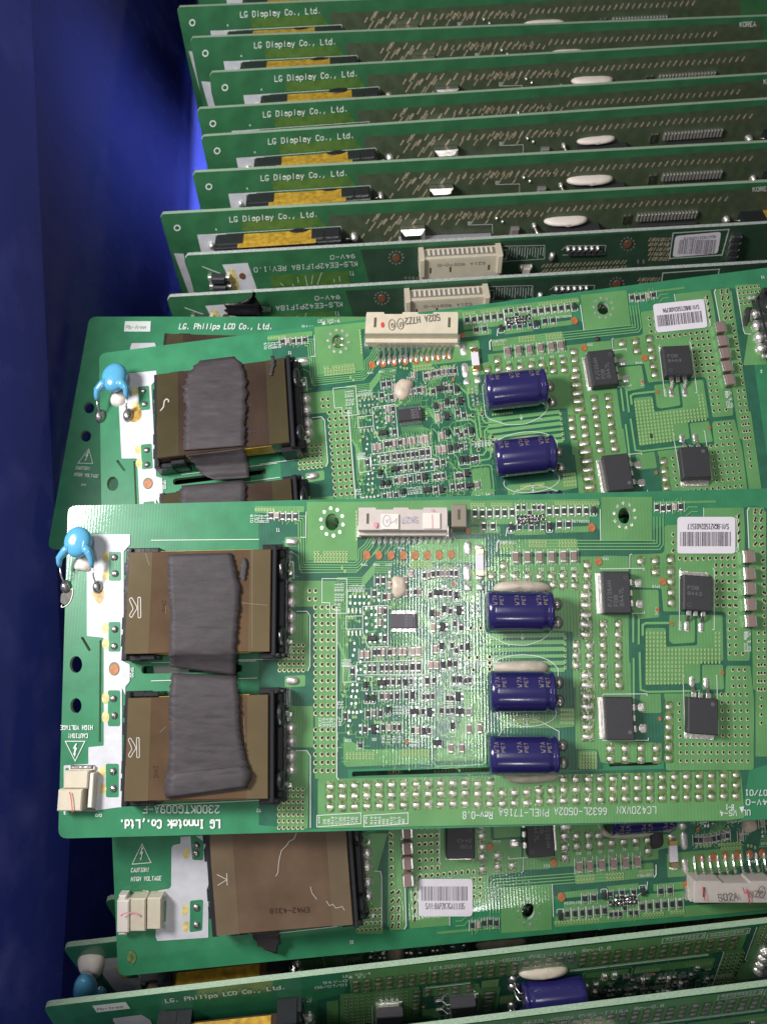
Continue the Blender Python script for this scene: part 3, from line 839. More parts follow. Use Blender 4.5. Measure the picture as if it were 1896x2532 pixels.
# ================================================================== the inverter board (front one is the original)
def big_board(name, label, M, root):
    """substrate, copper, print and every soldered part of one long inverter board, drawn from photo positions of map M"""
    T = root
    # ---- substrate with real holes
    holes = [LP(F, ellipse(821, 1291, 16.5, 20.5)), LP(F, ellipse(1543, 1275, 15.5, 19.5)), LP(F, ellipse(188.5, 1643, 15.5, 21)), LP(F, ellipse(188.5, 1745, 14, 19)),
             LP(F, rounded([(350, 1647), (600, 1643), (600, 1661), (350, 1666)], 9)),
             LP(F, rounded([(247, 1583), (252, 1583), (250, 1835), (245, 1835)], 2)),
             LP(F, rounded([(200, 1576), (206, 1574), (226, 1608), (220, 1611)], 3)),
             LP(F, rounded([(870, 1908), (1240, 1896), (1240, 1909), (870, 1921)], 5)),
             LP(F, rounded([(1505, 1886), (1629, 1883), (1629, 1893), (1505, 1896)], 4))]
    # the matching slots and holes at the far end of the board
    holes += [LP(B0, ellipse(221, 1008, 13, 14)), LP(B0, ellipse(213, 1078, 13, 14))]
    me = board_mesh("substrate", rounded([tuple(TL.xy), tuple(TR.xy), tuple(BR.xy), tuple(BL.xy)], .22, 4), holes, .135, ['mask', 'board_edge'])
    add("substrate", me, None, T)
    # ---- deep-green inner region and copper areas
    S = Sheet(F)
    Z0 = .004
    hole_keep = [(796, 1262, 846, 1320), (1520, 1248, 1566, 1302)]
    S.poly([(640, 1268), (756, 1262), (756, 1390), (640, 1390)], Z0 - .001)
    deep = rounded([(640, 1391), (758, 1391), (884, 1388), (884, 1243), (1340, 1236), (1520, 1330), (1860, 1250), (1925, 1262), (1925, 1880), (1850, 1905), (1640, 1901), (1640, 1880), (1490, 1882), (1490, 1901), (1250, 1912), (1250, 1890), (860, 1902), (860, 1926), (640, 2040)], 4)
    S.poly(deep, Z0)
    S.poly([(640, 2040), (860, 1926), (1250, 1912), (1640, 1901), (1850, 1905), (1830, 2030), (757, 2050)], Z0)
    S.build("inner_copper_plane", 'mask_deep', T)
    C = Sheet(F); z = .010
    # pad around the two mounting holes: four pieces each so that the hole stays open
    def pad_round(u0, v0, u1, v1, hu, hv, rx, ry):
        n = 16; e = ellipse(hu, hv, rx + 1, ry + 1, n)
        box = []
        for k in range(n):
            a = 2 * math.pi * k / n; c, s_ = math.cos(a), math.sin(a)
            tx = ((u1 - hu) / c if c > 1e-6 else (u0 - hu) / c if c < -1e-6 else 1e9); ty = ((v1 - hv) / s_ if s_ > 1e-6 else (v0 - hv) / s_ if s_ < -1e-6 else 1e9)
            t = min(tx, ty); box.append((hu + c * t, hv + s_ * t))
        for k in range(n):
            j = (k + 1) % n; q = [e[k], box[k]]
            for cu, cv in ((u0, v0), (u1, v0), (u1, v1), (u0, v1)):
                a = math.atan2(cv - hv, cu - hu) % (2 * math.pi); a0 = 2 * math.pi * k / n; a1 = a0 + 2 * math.pi / n
                if a0 < a < a1: q.append((cu, cv))
            q += [box[j], e[j]]; C.poly(q, z)
    pad_round(759, 1241, 884, 1386, 821, 1291, 16.5, 20.5)
    C.poly([(884, 1241), (1165, 1235), (1165, 1262), (884, 1262)], z)
    pad_round(1486, 1229, 1611, 1336, 1543, 1275, 15.5, 19.5)
    # power copper, left block with via field
    C.poly(mp(c6, [(60, 712), (445, 712), (445, 1700), (20, 1700), (20, 935), (235, 935), (235, 1460), (30, 1460)][:5]) + [(706, 1502)], z) if False else None
    C.poly(rounded([(704, 1436), (832, 1436), (832, 1926), (779, 1926), (779, 1500), (704, 1500)], 4), z)                       # via column and top block
    C.poly(rounded([(704, 1746), (775, 1746), (775, 1848), (704, 1848)], 4), z)
    C.poly(rounded(mp(c4, [(1430, 712), (1568, 700), (1575, 1015), (1560, 1040), (1395, 1040), (1395, 960), (1430, 930)]), 4), z)
    C.poly(rounded(mp(c5, [(1428, 370), (1560, 370), (1572, 400), (1565, 826), (1390, 826), (1390, 640), (1428, 610)]), 5), z)
    C.poly(rounded(mp(c4, [(1430, 255), (1510, 255), (1530, 275), (1500, 312), (1430, 312)]), 4), z)
    C.poly(rounded(mp(c4, [(1430, 1070), (1550, 1062), (1550, 1128), (1430, 1135)]), 4), z)
    C.poly(rounded(mp(c4, [(1430, 400), (1485, 400), (1485, 500), (1430, 500)]), 4), z)
    C.poly(rounded([(786, 1926), (1830, 1906), (1840, 2022), (1800, 2028), (786, 2048)], 6), z)                     # long bottom strip
    C.poly(rounded(mp(r2, [(412, 470), (560, 560), (1000, 560), (1000, 655), (430, 680), (412, 660)]), 5), z)
    C.poly(rounded(mp(c4, [(1255, 75), (1545, 75), (1545, 110), (1370, 118), (1255, 112)]), 3), z)
    C.poly(rounded(mp(tD, [(1005, 900), (1330, 900), (1330, 1640), (640, 1640), (900, 1500), (1005, 1300)]), 6), z)
    C.poly(rounded(mp(tF, [(540, 420), (1330, 400), (1330, 625), (540, 635)]), 5), z)
    C.poly(rounded(mp(tF, [(930, 130), (1330, 100), (1330, 345), (670, 375), (670, 290), (790, 280)]), 4), z)
    # top middle strip
    C.poly(rounded(mp(gg, [(100, 85), (1560, 65), (1560, 180), (1460, 180), (1455, 320), (960, 330), (620, 250), (610, 350), (100, 355)]), 3), z)
    C.poly(rounded(mp(gg, [(100, 380), (430, 375), (445, 395), (440, 455), (100, 460)]), 3), z)
    C.poly(rounded(mp(gg, [(600, 412), (950, 405), (950, 470), (600, 478)]), 3), z)
    C.poly(rounded(mp(gg, [(1060, 385), (1450, 372), (1450, 440), (1060, 450)]), 3), z)
    C.poly(rounded(mp(gg, [(430, 530), (1300, 515), (1322, 535), (1322, 680), (430, 692)]), 3), z)
    C.poly(rounded(mp(gg, [(-170, 520), (275, 515), (275, 780), (-170, 790)]), 3), z)
    C.poly(rounded(mp(c6, [(1030, 440), (1160, 380), (1640, 380), (1640, 560), (1210, 570), (1200, 610), (1040, 600)]), 3), z)
    # main right-hand block
    C.poly(rounded(mp(r1, [(155, 350), (895, 345), (895, 660), (900, 1066), (590, 1066), (590, 760), (455, 750), (455, 480), (80, 480), (80, 600), (5, 600), (5, 420), (155, 400)]), 3), z)
    C.poly(rounded(mp(r3, [(440, -20), (790, -30), (800, 470), (985, 480), (985, 600), (600, 604), (580, 520), (440, 520)]), 4), z)
    C.poly(rounded(mp(r3, [(-40, 300), (0, 300), (340, 300), (435, 270), (435, 375), (330, 385), (-40, 385)]), 4), z)
    C.poly(rounded(mp(r3, [(455, 525), (575, 525), (580, 635), (455, 640)]), 4), z)
    C.poly(rounded(mp(qq, [(-40, 600), (200, 610), (215, 650), (215, 760), (-40, 760)]), 4), z)
    C.poly(rounded(mp(qq, [(245, 590), (560, 580), (590, 560), (590, 300), (620, 288), (720, 280), (1000, 200), (1000, 110), (1410, 105), (1420, 300), (1425, 1350), (1490, 1360), (1470, 1690), (1240, 1690), (1225, 1200), (1190, 1180), (580, 1180), (560, 940), (245, 930)]), 5), z)
    C.poly(rounded(mp(qq, [(250, 955), (530, 955), (540, 1240), (330, 1260), (250, 1150)]), 5), z)
    C.poly(rounded(mp(qq, [(640, 1215), (905, 1215), (905, 1500), (680, 1515), (640, 1490)]), 5), z)
    C.poly(rounded(mp(qq, [(395, 1350), (605, 1350), (610, 1545), (930, 1530), (930, 1215), (1190, 1215), (1200, 1690), (960, 1700), (960, 1920), (395, 1940)]), 6), z)
    C.poly(rounded(mp(qq, [(980, 1730), (1195, 1730), (1205, 1985), (980, 1985)]), 5), z)
    C.poly(rounded(mp(qq, [(1230, 1740), (1480, 1740), (1490, 1985), (1230, 1985)]), 5), z)
    C.poly(rounded(mp(qq, [(1450, 150), (1640, 140), (1650, 1990), (1505, 1990), (1495, 1340), (1460, 540)]), 5), z)
    C.poly(rounded(mp(pp, [(1140, 15), (1300, 10), (1312, 205), (1140, 210)]), 5), z)
    C.poly(rounded(mp(pp, [(830, 240), (1320, 240), (1325, 30), (1520, 30), (1550, 300), (1545, 845), (850, 850), (850, 320), (830, 240)][:-1]), 6), z)
    C.poly(rounded(mp(pp, [(645, 250), (810, 240), (815, 395), (650, 395)]), 4), z)
    C.poly(rounded(mp(pp, [(1560, -40), (1665, -40), (1665, 740), (1560, 740)]), 4), z)
    C.poly(rounded(mp(r1, [(1375, 38), (1040, 45), (1040, 60), (1375, 52)]), 2), z)
    # right end of the board, known from the board lying lower down
    def m3(pts): return [(F_px(B3(u, v))) for u, v in pts]
    C.poly(rounded(m3([(893, 2060), (958, 2060), (960, 2180), (1003, 2200), (1003, 2300), (960, 2297), (958, 2290)][:2] + [(958, 2290), (959, 2295), (960, 2299), (893, 2299)][3:] ), 4), z)
    C.poly(rounded(m3([(962, 2060), (985, 2060), (1000, 2195), (1004, 2298), (962, 2300)]), 4), z)
    C.poly(rounded(m3([(1012, 2185), (1012, 2302), (1090, 2298), (1090, 2310), (1240, 2300), (1232, 2140), (1075, 2140), (1030, 2120), (1030, 2185)]), 4), z) if False else None
    C.poly(rounded(m3([(895, 2152), (943, 2156), (947, 2308), (880, 2308), (880, 2285), (895, 2280)]), 4), z + .001)
    C.build("copper_pour", 'mask_copper', T)

    # ---- traces
    W = Sheet(F); z = .017
    W.bus(mp(c6, [(100, 205), (165, 207), (172, 585), (600, 588), (640, 545), (640, 470), (690, 425), (735, 345)]), 2.6, z, (-6, 0, 6, 12))
    W.bus(mp(c6, [(-90, 460), (60, 470), (120, 510), (150, 650), (600, 645), (800, 440)]), 2.6, z, (0,))
    for k, (x0, y0) in enumerate(((735, 340), (785, 350), (835, 355), (885, 355), (930, 360))):
        W.line(mp(c6, [(x0, y0), (x0 + 10, 420), (x0 - 50, 500)]), 2.4, z)
    for k in range(7):
        d = k * 16.5
        W.line(mp(c6, [(905 - k * 4, 560 + d * .9), (760 - k * 2, 562 + d * .9), (650 - k * 3, 690 + d), (520, 690 + d), (445 + d * .85, 692 + d), (445 + d * .85, 1210 + d), (478 + d * .5, 1300 + d), (470 + d * .8, 1620 - d * .4)]), 2.1, z)
    W.bus(mp(qq, [(-640, 508), (525, 508), (545, 480), (545, 250), (545, 200)]), 2.8, z, (-15, -7.5, 0, 7.5))
    W.bus(mp(qq, [(935, 100), (840, 100), (800, 150)]), 2.4, z, (0,)); W.bus(mp(qq, [(935, 148), (870, 148), (810, 195)]), 2.4, z, (0,))
    W.line(mp(qq, [(268, 1200), (268, 1500)]), 5, z); W.line(mp(qq, [(325, 1250), (325, 1520)]), 5, z)
    W.line(mp(qq, [(366, 1430), (366, 1320), (400, 1300), (640, 1298)]), 6, z)
    W.line(mp(qq, [(272, 1660), (275, 2300)]), 5, z); W.line(mp(qq, [(334, 1600), (345, 1990), (420, 2010), (960, 2000)]), 5, z)
    # bus between the blue capacitors
    for k in range(6):
        vv = 1573 + k * 17.2
        W.line([(1203 - k * 2, vv - 0), (1395, vv - 3)], 10.5 if k != 3 else 8, z)
    W.line(mp(tB, [(910, 690), (1070, 900), (1075, 1150), (1110, 1220), (1225, 1225)]), 5, z)
    W.line(mp(tB, [(1230, 1220), (1235, 1656)]), 5.5, z); W.line(mp(tB, [(1295, 1320), (1300, 1450), (1350, 1520), (1656, 1525)]), 5.5, z)
    W.line(mp(tB, [(800, 1420), (1090, 1420), (1165, 1500), (1170, 1700), (1175, 1850), (1180, 2010)]), 5.5, z)
    W.line(mp(tB, [(1000, 1335), (1125, 1335)]), 7, z)
    W.line(mp(tD, [(1234, 10), (1234, 310)]), 5.5, z); W.line(mp(tD, [(1656, 90), (1390, 95), (1315, 160), (1310, 560), (1250, 640), (1140, 640)]), 5.5, z)
    W.line(mp(tD, [(1656, 210), (1450, 215), (1385, 280), (1385, 690), (1340, 740), (1150, 745)]), 5, z)
    W.line(mp(tD, [(820, 265), (990, 262), (1035, 310), (1035, 610)]), 4, z)
    W.line(mp(tD, [(820, 880), (970, 880), (1010, 850), (1330, 850), (1370, 890), (1378, 1250), (1350, 1656)]), 3, z)
    W.line(mp(tF, [(470, 350), (475, 640), (545, 720), (1330, 690), (1385, 640), (1380, 230), (1400, 100)]), 3.4, z)
    W.line(mp(tD, [(680, 0), (760, 210)]), 3.4, z); W.line(mp(tD, [(330, 80), (330, 520), (450, 600)]), 3, z); W.line(mp(tD, [(370, 0), (455, 120), (455, 290)]), 3, z)
    W.line(mp(tD, [(555, 700), (610, 710), (735, 880), (740, 930)]), 2.6, z); W.line(mp(tD, [(690, 150), (700, 300), (715, 400), (715, 560), (770, 640), (775, 820), (820, 890)]), 3, z)
    # fan-out of the controller chip
    for k in range(12):
        x = 1005 + k * 34.5
        W.line(mp(tA, [(x + 15, 990), (x + 15, 960), (x + 25 + (k - 6) * 12, 880), (x + 25 + (k - 6) * 12, 830)]), 1.7, z)
        W.line(mp(tA, [(x + 40, 1425), (x + 40, 1470), (x + 60 + k * 14, 1560), (x + 60 + k * 14, 1660)]), 1.8, z)
    for k in range(6):
        W.line(mp(tA, [(1448, 1070 + k * 38), (1560 + k * 8, 1070 + k * 38), (1640 + k * 10, 1180 + k * 44), (1740, 1290 + k * 48)]), 2.0, z)
    for k in range(9):
        W.line(mp(tB, [(300 + k * 34, 770 - k * 8), (300 + k * 34, 730 - k * 12), (330 + k * 34, 640 - k * 8), (470 + k * 20, 500 - k * 2)]), 1.5, z)
    # T-pad connections
    for v in (1270, 1340, 1420):
        W.line([(700, v), (740, v + 6)], 2, z)
    rr = random.Random(5)
    # ---- small parts
    chips = []
    def A(f, l, w, h, kind): chips.extend([(f(x, y)[0], f(x, y)[1], w / 6.9, h / 6.9, kind) for x, y in l])
    A(tA, [(780, 525), (880, 520), (728, 740), (905, 800), (910, 1045), (1580, 440), (905, 1510)], 62, 165, 'R')
    A(tA, [(985, 795), (825, 1035), (825, 1240), (1358, 400), (985, 600)], 60, 150, 'P'); A(tA, [(1272, 500), (1275, 740)], 52, 150, 'G')
    A(tB, [(335, 430), (490, 410), (570, 400), (797, 395), (875, 400), (440, 770), (695, 740), (775, 740), (780, 1045), (855, 1260), (965, 1330), (185, 715)], 60, 155, 'R')
    A(tB, [(415, 430), (645, 400), (570, 1090), (262, 720)], 56, 150, 'C'); A(tB, [(720, 400)], 56, 150, 'G')
    A(tB, [(490, 1320)], 74, 190, 'P')
    A(tC, [(515, 265), (615, 265), (1062, 215), (1168, 215), (1245, 215), (880, 225)], 66, 165, 'P'); A(tC, [(1385, 215), (1485, 205)], 78, 190, 'P')
    A(tC, [(730, 230), (803, 225), (988, 225), (355, 550), (645, 505), (727, 505), (857, 495), (937, 495), (1013, 495), (1115, 490), (1197, 490), (1272, 490)], 60, 160, 'R')
    A(tC, [(1380, 475), (1480, 475), (1625, 715)], 80, 190, 'R')
    A(tC, [(963, 735), (1045, 735), (1147, 735), (1352, 725), (857, 980), (1012, 985), (1117, 975), (1272, 970), (1565, 990), (1638, 990), (1565, 1240)], 58, 160, 'R'); A(tC, [(935, 975)], 56, 150, 'C')
    A(tC, [(230, 1310), (620, 1275), (830, 1270), (568, 1540), (883, 1510), (1070, 1510), (1147, 1510), (1383, 1560)], 58, 165, 'R'); A(tC, [(982, 1510), (1470, 1560)], 60, 150, 'P')
    A(tC, [(725, 1260)], 60, 150, 'G'); A(tE, [(487, 370)], 60, 130, 'R')
    A(tD, [(525, 175), (448, 445), (548, 445)], 72, 175, 'P')
    A(tD, [(810, 110), (965, 140), (860, 420), (500, 705), (1045, 710), (1115, 700), (475, 980), (397, 980), (735, 1010), (810, 1010), (735, 1230), (810, 1220), (630, 1220), (320, 1240), (425, 1560), (885, 200)], 60, 155, 'R')
    A(tD, [(1100, 1530), (1285, 1520)], 74, 200, 'C'); A(tF, [(790, 410), (975, 410)], 76, 190, 'C'); A(tD, [(1095, 1240)], 70, 180, 'G')
    g6 = 6.9 / 4.6
    A(gg, [(155, 225), (240, 225), (322, 225), (408, 222), (492, 222), (578, 218), (1000, 205), (1085, 205), (1168, 200), (1250, 200), (1335, 198), (1420, 198)], 48 * g6, 110 * g6, 'R')
    A(gg, [(257, 375), (360, 375), (1115, 355), (1218, 355)], 46 * g6, 105 * g6, 'R'); A(gg, [(665, 385), (797, 390), (930, 385), (645, 160), (710, 160), (775, 220), (827, 160), (878, 160), (930, 160)], 36 * g6, 78 * g6, 'R')
    A(gg, [(618, 730), (752, 728), (888, 728), (1025, 725), (1160, 720), (1278, 718)], 62 * g6, 150 * g6, 'M')
    # clusters near the board's top edge (five parts each)
    A(c4, [(1350, 130), (1418, 135), (1455, 135), (1492, 135)], 26 * 6.9 / 2.366, 48 * 6.9 / 2.366, 'R'); A(c4, [(1386, 130)], 26 * 6.9 / 2.366, 42 * 6.9 / 2.366, 'P')
    A(qq, [(516, 100), (578, 112), (640, 108), (762, 95)], 36 * 6.9 / 4.182, 90 * 6.9 / 4.182, 'R'); A(qq, [(702, 98)], 38 * 6.9 / 4.182, 78 * 6.9 / 4.182, 'P')
    r5 = random.Random(77)
    for k in range(430):          # the fine web of tracks between the small parts
        u, v = r5.uniform(842, 1205), r5.uniform(1440, 1880)
        if 955 < u < 1042 and 1505 < v < 1566: continue
        pts = [(u, v)]; a = r5.choice((0, 1, 1))
        for q in range(r5.choice((2, 3, 3))):
            st = r5.uniform(6, 22) * r5.choice((-1, 1))
            u2, v2 = pts[-1]
            pts.append((u2 + st, v2) if a == 0 else (u2, v2 + abs(st))) if r5.random() < .65 else pts.append((u2 + st * .4, v2 + abs(st) * .4))
            a = 1 - a
        W.line(pts, 1.5, z)
        if r5.random() < .35: W.disc(pts[-1][0], pts[-1][1], 2.2, 2.8, z + .001, 8)
    K = Sheet(F)
    label_of = {'R': 'chip_resistor', 'C': 'chip_capacitor', 'P': 'chip_capacitor', 'G': 'chip_resistor', 'M': 'chip_capacitor'}
    for u, v, w_, l_, kd in chips:
        put(label_of[kd], chip_mesh(w_, l_ * .86, kd), T, F, u, v, h=.03)
        silk_pair(K, u, v, w_, l_)
        if rr.random() < .75:
            d = rr.choice((-7, 7, 0, 0)); W.line([(u, v - l_ * .5), (u, v - l_ * .5 - 5), (u + d, v - l_ * .5 - 12)], 1.9, z)
            W.line([(u, v + l_ * .5), (u, v + l_ * .5 + 4), (u - d, v + l_ * .5 + 10)], 1.9, z)
    # dense quad of tiny angled parts in the top strip
    for k in range(22):
        u, v = gg(650 + (k % 8) * 40 + rr.uniform(-8, 8), 262 + (k // 8) * 38 + rr.uniform(-8, 8))
        put("chip_resistor", chip_mesh(6, 12, 'R'), T, F, u, v, rot=rr.choice((45, -45, 90, 20)))
    for f, l, w_, h_ in ((tB, [(880, 770), (675, 1010), (470, 1075)], 9.5, 27), (tD, [(630, 120), (1070, 130), (655, 440), (770, 420), (840, 690), (940, 690), (820, 1480), (330, 1570)], 9.5, 27),
                         (tC, [(1250, 740), (597, 1000), (700, 1000), (960, 1210), (570, 780)], 8.5, 25), (gg, [(563, 385), (1000, 375), (1500, 190)], 9.5, 25), (tC, [(1380, 960)], 10, 30), (c4, [(1452, 135)], 0, 0)):
        for x, y in l:
            if w_:
                u, v = f(x, y); put("diode", diode_mesh(w_, h_), T, F, u, v)
                K.line(rounded([(u - w_ * .8, v + h_ * .2), (u - w_ * .8, v + h_ * .6), (u + w_ * .8, v + h_ * .6), (u + w_ * .8, v + h_ * .2)][0:4], 3)[2:-2], 1.5, .022)
    for f, x, y, rt in ((tA, 695, 1505, 0), (tB, 570, 725, 0), (tB, 925, 1030, 90), (tB, 650, 1310, 90), (tC, 850, 745, 180), (tC, 715, 1535, 90), (tC, 1410, 1235, 180), (tD, 165, 1230, 180), (tD, 425, 1250, 90), (tD, 940, 1230, 0), (tF, 560, 320, 0), (tD, 915, 980, 90)):
        u, v = f(x, y); put("small_transistor", sot_mesh(21, 13), T, F, u, v, rot=rt)
    # controller chip
    b = MB(); hw, hh = 32, 17.5; b.box(-hw, -hh, 1.2, hw, hh, 13, 0, ch=1.6)
    ic = put("controller_chip", b.mesh("controller_chip", ['chip_grey']), T, F, *tA(1222, 1210), h=.12)
    p = MB()
    for k in range(12):
        x = -hw + 5 + k * (2 * hw - 10) / 11
        for sg in (-1, 1):
            y0, y1 = (hh, hh + 9) if sg > 0 else (-hh - 9, -hh)
            p.box(x - 1.1, y0, .5, x + 1.1, y1, 3.5, 0)
    add("chip_legs", p.mesh("chip_legs", ['steel']), None, ic, kind='stuff')
    S = Sheet(lambda u, v, h=0: Vector((u / 100, -v / 100, .131)))
    for k in range(4): S.text("IBP18I"[:6 - k % 2], 2, -9 + k * 7.5, 4.2, .0012, rot=0, width=20, wd=.7)
    S.disc(26, -12, 2.5, 2.5, .0012); S.build("marking", 'ink_soft', ic)
    # unpopulated pads and pin-head pads (too small to single out)
    P = Sheet(F)
    pads = mp(tA, [(x, y) for x in (320, 400, 480, 553, 635) for y in (797, 910)] + [(590, 995), (590, 1160), (680, 990), (680, 1105), (755, 990), (755, 1105), (755, 1200), (755, 1310), (910, 1195), (910, 1310), (595, 1265), (595, 1385), (985, 380), (985, 445), (830, 1440), (830, 1550), (805, 745), (805, 860)])
    pads += mp(tB, [(105, 670), (105, 770), (1160, 800), (1160, 870), (1160, 960), (1160, 1030), (1160, 1120), (1240, 760), (1240, 830), (1240, 910), (1240, 1010), (1240, 1080), (1240, 1130), (650, 620), (700, 620)])
    pads += mp(tC, [(570, 455), (570, 565), (1430, 670), (1430, 780), (1523, 670), (1523, 780), (360, 780), (435, 780), (360, 885), (435, 885), (335, 985), (415, 985), (340, 1100), (415, 1100), (300, 1245), (365, 1250), (430, 1250), (500, 1240), (495, 520), (430, 535), (465, 680), (485, 1480), (490, 1590), (285, 1480), (285, 1600), (390, 75), (390, 185), (365, 280), (490, 390), (310, 1390)])
    pads += mp(tD, [(950, 350), (950, 430), (950, 490), (1070, 410), (600, 620)])
    for u, v in pads: P.disc(u, v, 2.9, 3.9, .020, 8)
    for f, xs, y0, y1 in ((tA, (290, 355, 420, 488), 990, 1080), (tA, (290, 355, 420, 488), 1375, 1460)):
        for x in xs: P.rect(*f(x - 9, y0), *f(x + 9, y1), .020)
    for k in range(10):   # ring of pads round each mounting hole
        a = 2 * math.pi * (k + .3) / 10
        P.disc(821 + 27.5 * math.cos(a), 1291 + 34 * math.sin(a), 4.3, 4.9, .016, 10) if abs(math.cos(a)) < 2 else None
        P.disc(1543 + 26 * math.cos(a), 1275 + 31 * math.sin(a), 3.6, 4.3, .016, 10)
    P.build("tinned_pads", 'solder', T, kind='stuff')

    # ---- vias
    VR, VD, VS = Sheet(F), Sheet(F), Sheet(F)
    def via(u, v, r=4.6, ry=None, soft=False):
        ry = ry or r * 1.22
        (VS if soft else VR).disc(u - .6, v + .8, r + (1.0 if soft else 1.5), ry + 1.4, .0225, 10); VD.disc(u, v, r - (1.3 if soft else .2), ry - (1.6 if soft else .2), .0240, 10)
    for r_ in range(23):
        for x in (268, 320, 369, 416):
            u, v = c6(x, 932 + r_ * 66.8)
            if v < 1768 or 1795 < v < 1915: via(u, v, 3.9)
    for x, y in ((219, 797), (268, 797), (219, 863), (268, 863)): via(*c6(x, y), 3.9)
    for r_ in range(5):
        for cix in range(6):
            u, v = c4(1402 + cix * 27.4, 887 + r_ * 36.5)
            if not (cix == 0 and r_ < 3) and not (cix == 1 and r_ < 2): via(u, v, 3.2, 3.9)
    for r_ in range(7):
        for cix in range(6):
            u, v = c5(1398 + cix * 27.6, 592 + r_ * 37.5)
            if not (cix == 0 and r_ < 2): via(u, v, 3.0, 3.9)
    for x in range(0, 7): via(*c4(1265 + x * 17, 93), 2.2, soft=True)
    for y in (485, 517, 551):
        for k in range(11):
            if not (y == 485 and k == 2): via(*c6(268 + k * 25.5, y), 2.6, 3.6, soft=True)
    for k in range(9): via(*c6(604, 150 + k * 28), 1.6, 2.4, soft=True)
    for y in (565, 600):
        for k in range(7): via(*c6(1060 + k * 25, y), 2.2, 3.2, soft=True)
    for a0, n_, y in ((125, 5, 130), (355, 7, 128)):
        for k in range(n_): via(*gg(a0 + k * 34, y), 2.4, 3.6, soft=True)
    for k in range(15): via(*gg(1080 + k * 34, 110), 2.4, 3.6, soft=True)
    for x0, n_ in ((785, 6), (1120, 6)):
        for y in (545, 590):
            for k in range(n_): via(*gg(x0 + k * 35, y), 2.4, 3.4, soft=True)
    for k in range(5): via(*gg(447 + k * 34, 600), 2.4, 3.4, soft=True)
    for y in (588, 615):
        for k in range(9): via(*r2(440 + k * 22, y), 2.1, 3.2, soft=True)
    for y in (563, 583, 598):
        for k in range(9): via(*r2(820 + k * 21.5, y), 2.0, 2.6, soft=True)
    for x, y in ((185, 298), (235, 360), (1130, 195), (1190, 225), (1245, 235), (285, 690), (372, 745), (425, 745), (548, 742), (600, 742), (728, 858), (1075, 920), (1000, 978), (558, 1080), (305, 1152), (357, 1152), (482, 1212), (697, 1270), (1527, 1193), (1517, 1310), (325, 1535), (272, 1605), (540, 1495), (540, 1565), (590, 1495)): via(*tA(x, y), 2.1, 2.9, soft=True)
    for x, y in ((230, 765), (230, 885), (203, 960), (775, 683), (680, 745), (632, 685), (785, 350), (838, 350), (887, 350), (1067, 330), (1187, 340), (1237, 340), (1405, 325), (1455, 325), (1505, 325), (375, 1325), (420, 1325), (750, 1415), (800, 1415), (850, 1415), (1500, 1265), (1585, 1390), (1575, 85), (410, 1155)): via(*tC(x, y), 2.1, 2.9, soft=True)
    for x, y in ((1128, 1332), (1297, 1332)): via(*tB(x, y), 3.8)
    for x, y in ((1097, 318), (1235, 315), (1170, 528), (1447, 305), (1447, 405), (1447, 515)): via(*tD(x, y), 3.8)
    for x, y in ((318, 570), (305, 660), (318, 805), (368, 805), (490, 285), (875, 280), (640, 285), (695, 285), (745, 285), (800, 285), (1103, 795), (1103, 860), (1297, 1235)): via(*tB(x, y), 2.1, 3, soft=True)
    for k, y in enumerate((790, 823, 857, 890, 922, 955)): via(*r1(548, y), 2.8, 3.6, soft=True)
    for y in (268, 295, 322, 348):
        for k in range(5): via(*r3(353 + k * 18, y), 2.2, 3.0, soft=True)
    for y in (543, 567, 590, 612, 632):
        for k in range(6): via(*r3(475 + k * 19, y), 2.2, 3.0, soft=True)
    for y in (758, 778):
        for k in range(8): via(*r1(150 + k * 16, y - 8), 1.8, 2.2, soft=True) if y < 770 else None
    for x0 in (60, 155):
        for y in (318, 342):
            for k in range(5): via(*r3(x0 + k * 14, y), 1.9, 2.7, soft=True)
    # via field under the two upright power transistors
    for j in range(13):
        for i in range(21):
            x, y = 410 + i * 37.5, 1400 + j * 43
            if j < 4 and 610 < x < 1095: continue
            if x > 1190: continue
            if j > 7 and x > 800: continue
            via(*qq(x, y), 1.7, 2.6, soft=True)
    # black vias round the label and transistors
    bl = [(680, 385), (680, 466), (683, 548)] + [(747 + k * 62, 628) for k in range(10)] + [(1355, 208 + k * 82) for k in range(4)]
    bl += [(1122 + k * 62 + j * 2, 704 + j * 82) for j in range(6) for k in range(4)] + [(1262 + k * 65, 1196 + j * 83) for j in range(6) for k in range(2)] + [(1400, 1612)]
    bl += [(1524 + k * 62, 160 + j * 82) for j in range(5) for k in range(2)] + [(1600 + j * 2.4, 570 + j * 82) for j in range(10)] + [(1562 + k * 62, 1400 + j * 83) for j in range(8) for k in range(2)]
    bl += [(1296 + k * 62 + j * 2, 1780 + j * 84) for j in range(3) for k in range(3)]
    for x, y in bl: via(*qq(x, y), 3.0, 4.0)
    for x, y in [(955 + j * 2, 320 + j * 64) for j in range(5)] + [(1290 + k * 50 + j * 2, 245 + j * 65) for j in range(6) for k in range(5)] + [(966 + k * 48.5, 640 + j * 66) for j in range(3) for k in range(12)] + [(1605, 10 + j * 66) for j in range(8)]:
        via(*pp(x, y), 3.0, 4.0)
    # far end of the board
    for k in range(8):
        u, v = F_px(B3(*cr(650, 2000, 2.548)(798 + k * 1.5, 160 + k * 52.5))); via(u, v, 3, 3.8)
    for k in range(5):
        for x in (808, 848): u, v = F_px(B3(*cr(650, 2000, 2.548)(x + k, 527 + k * 54))); via(u, v, 3, 3.8)
    for j in range(6):
        for i in range(4):
            u, v = F_px(B3(*cr(650, 2000, 2.548)(975 + i * 38 + j * 2, 118 + j * 51 + (0 if i else 2)))); via(u, v, 3, 3.8)
    for i in range(9): via(*F_px(B3(*cr(650, 2000, 2.548)(985 + i * 38, 427 - i * 4.5))), 3, 3.8)
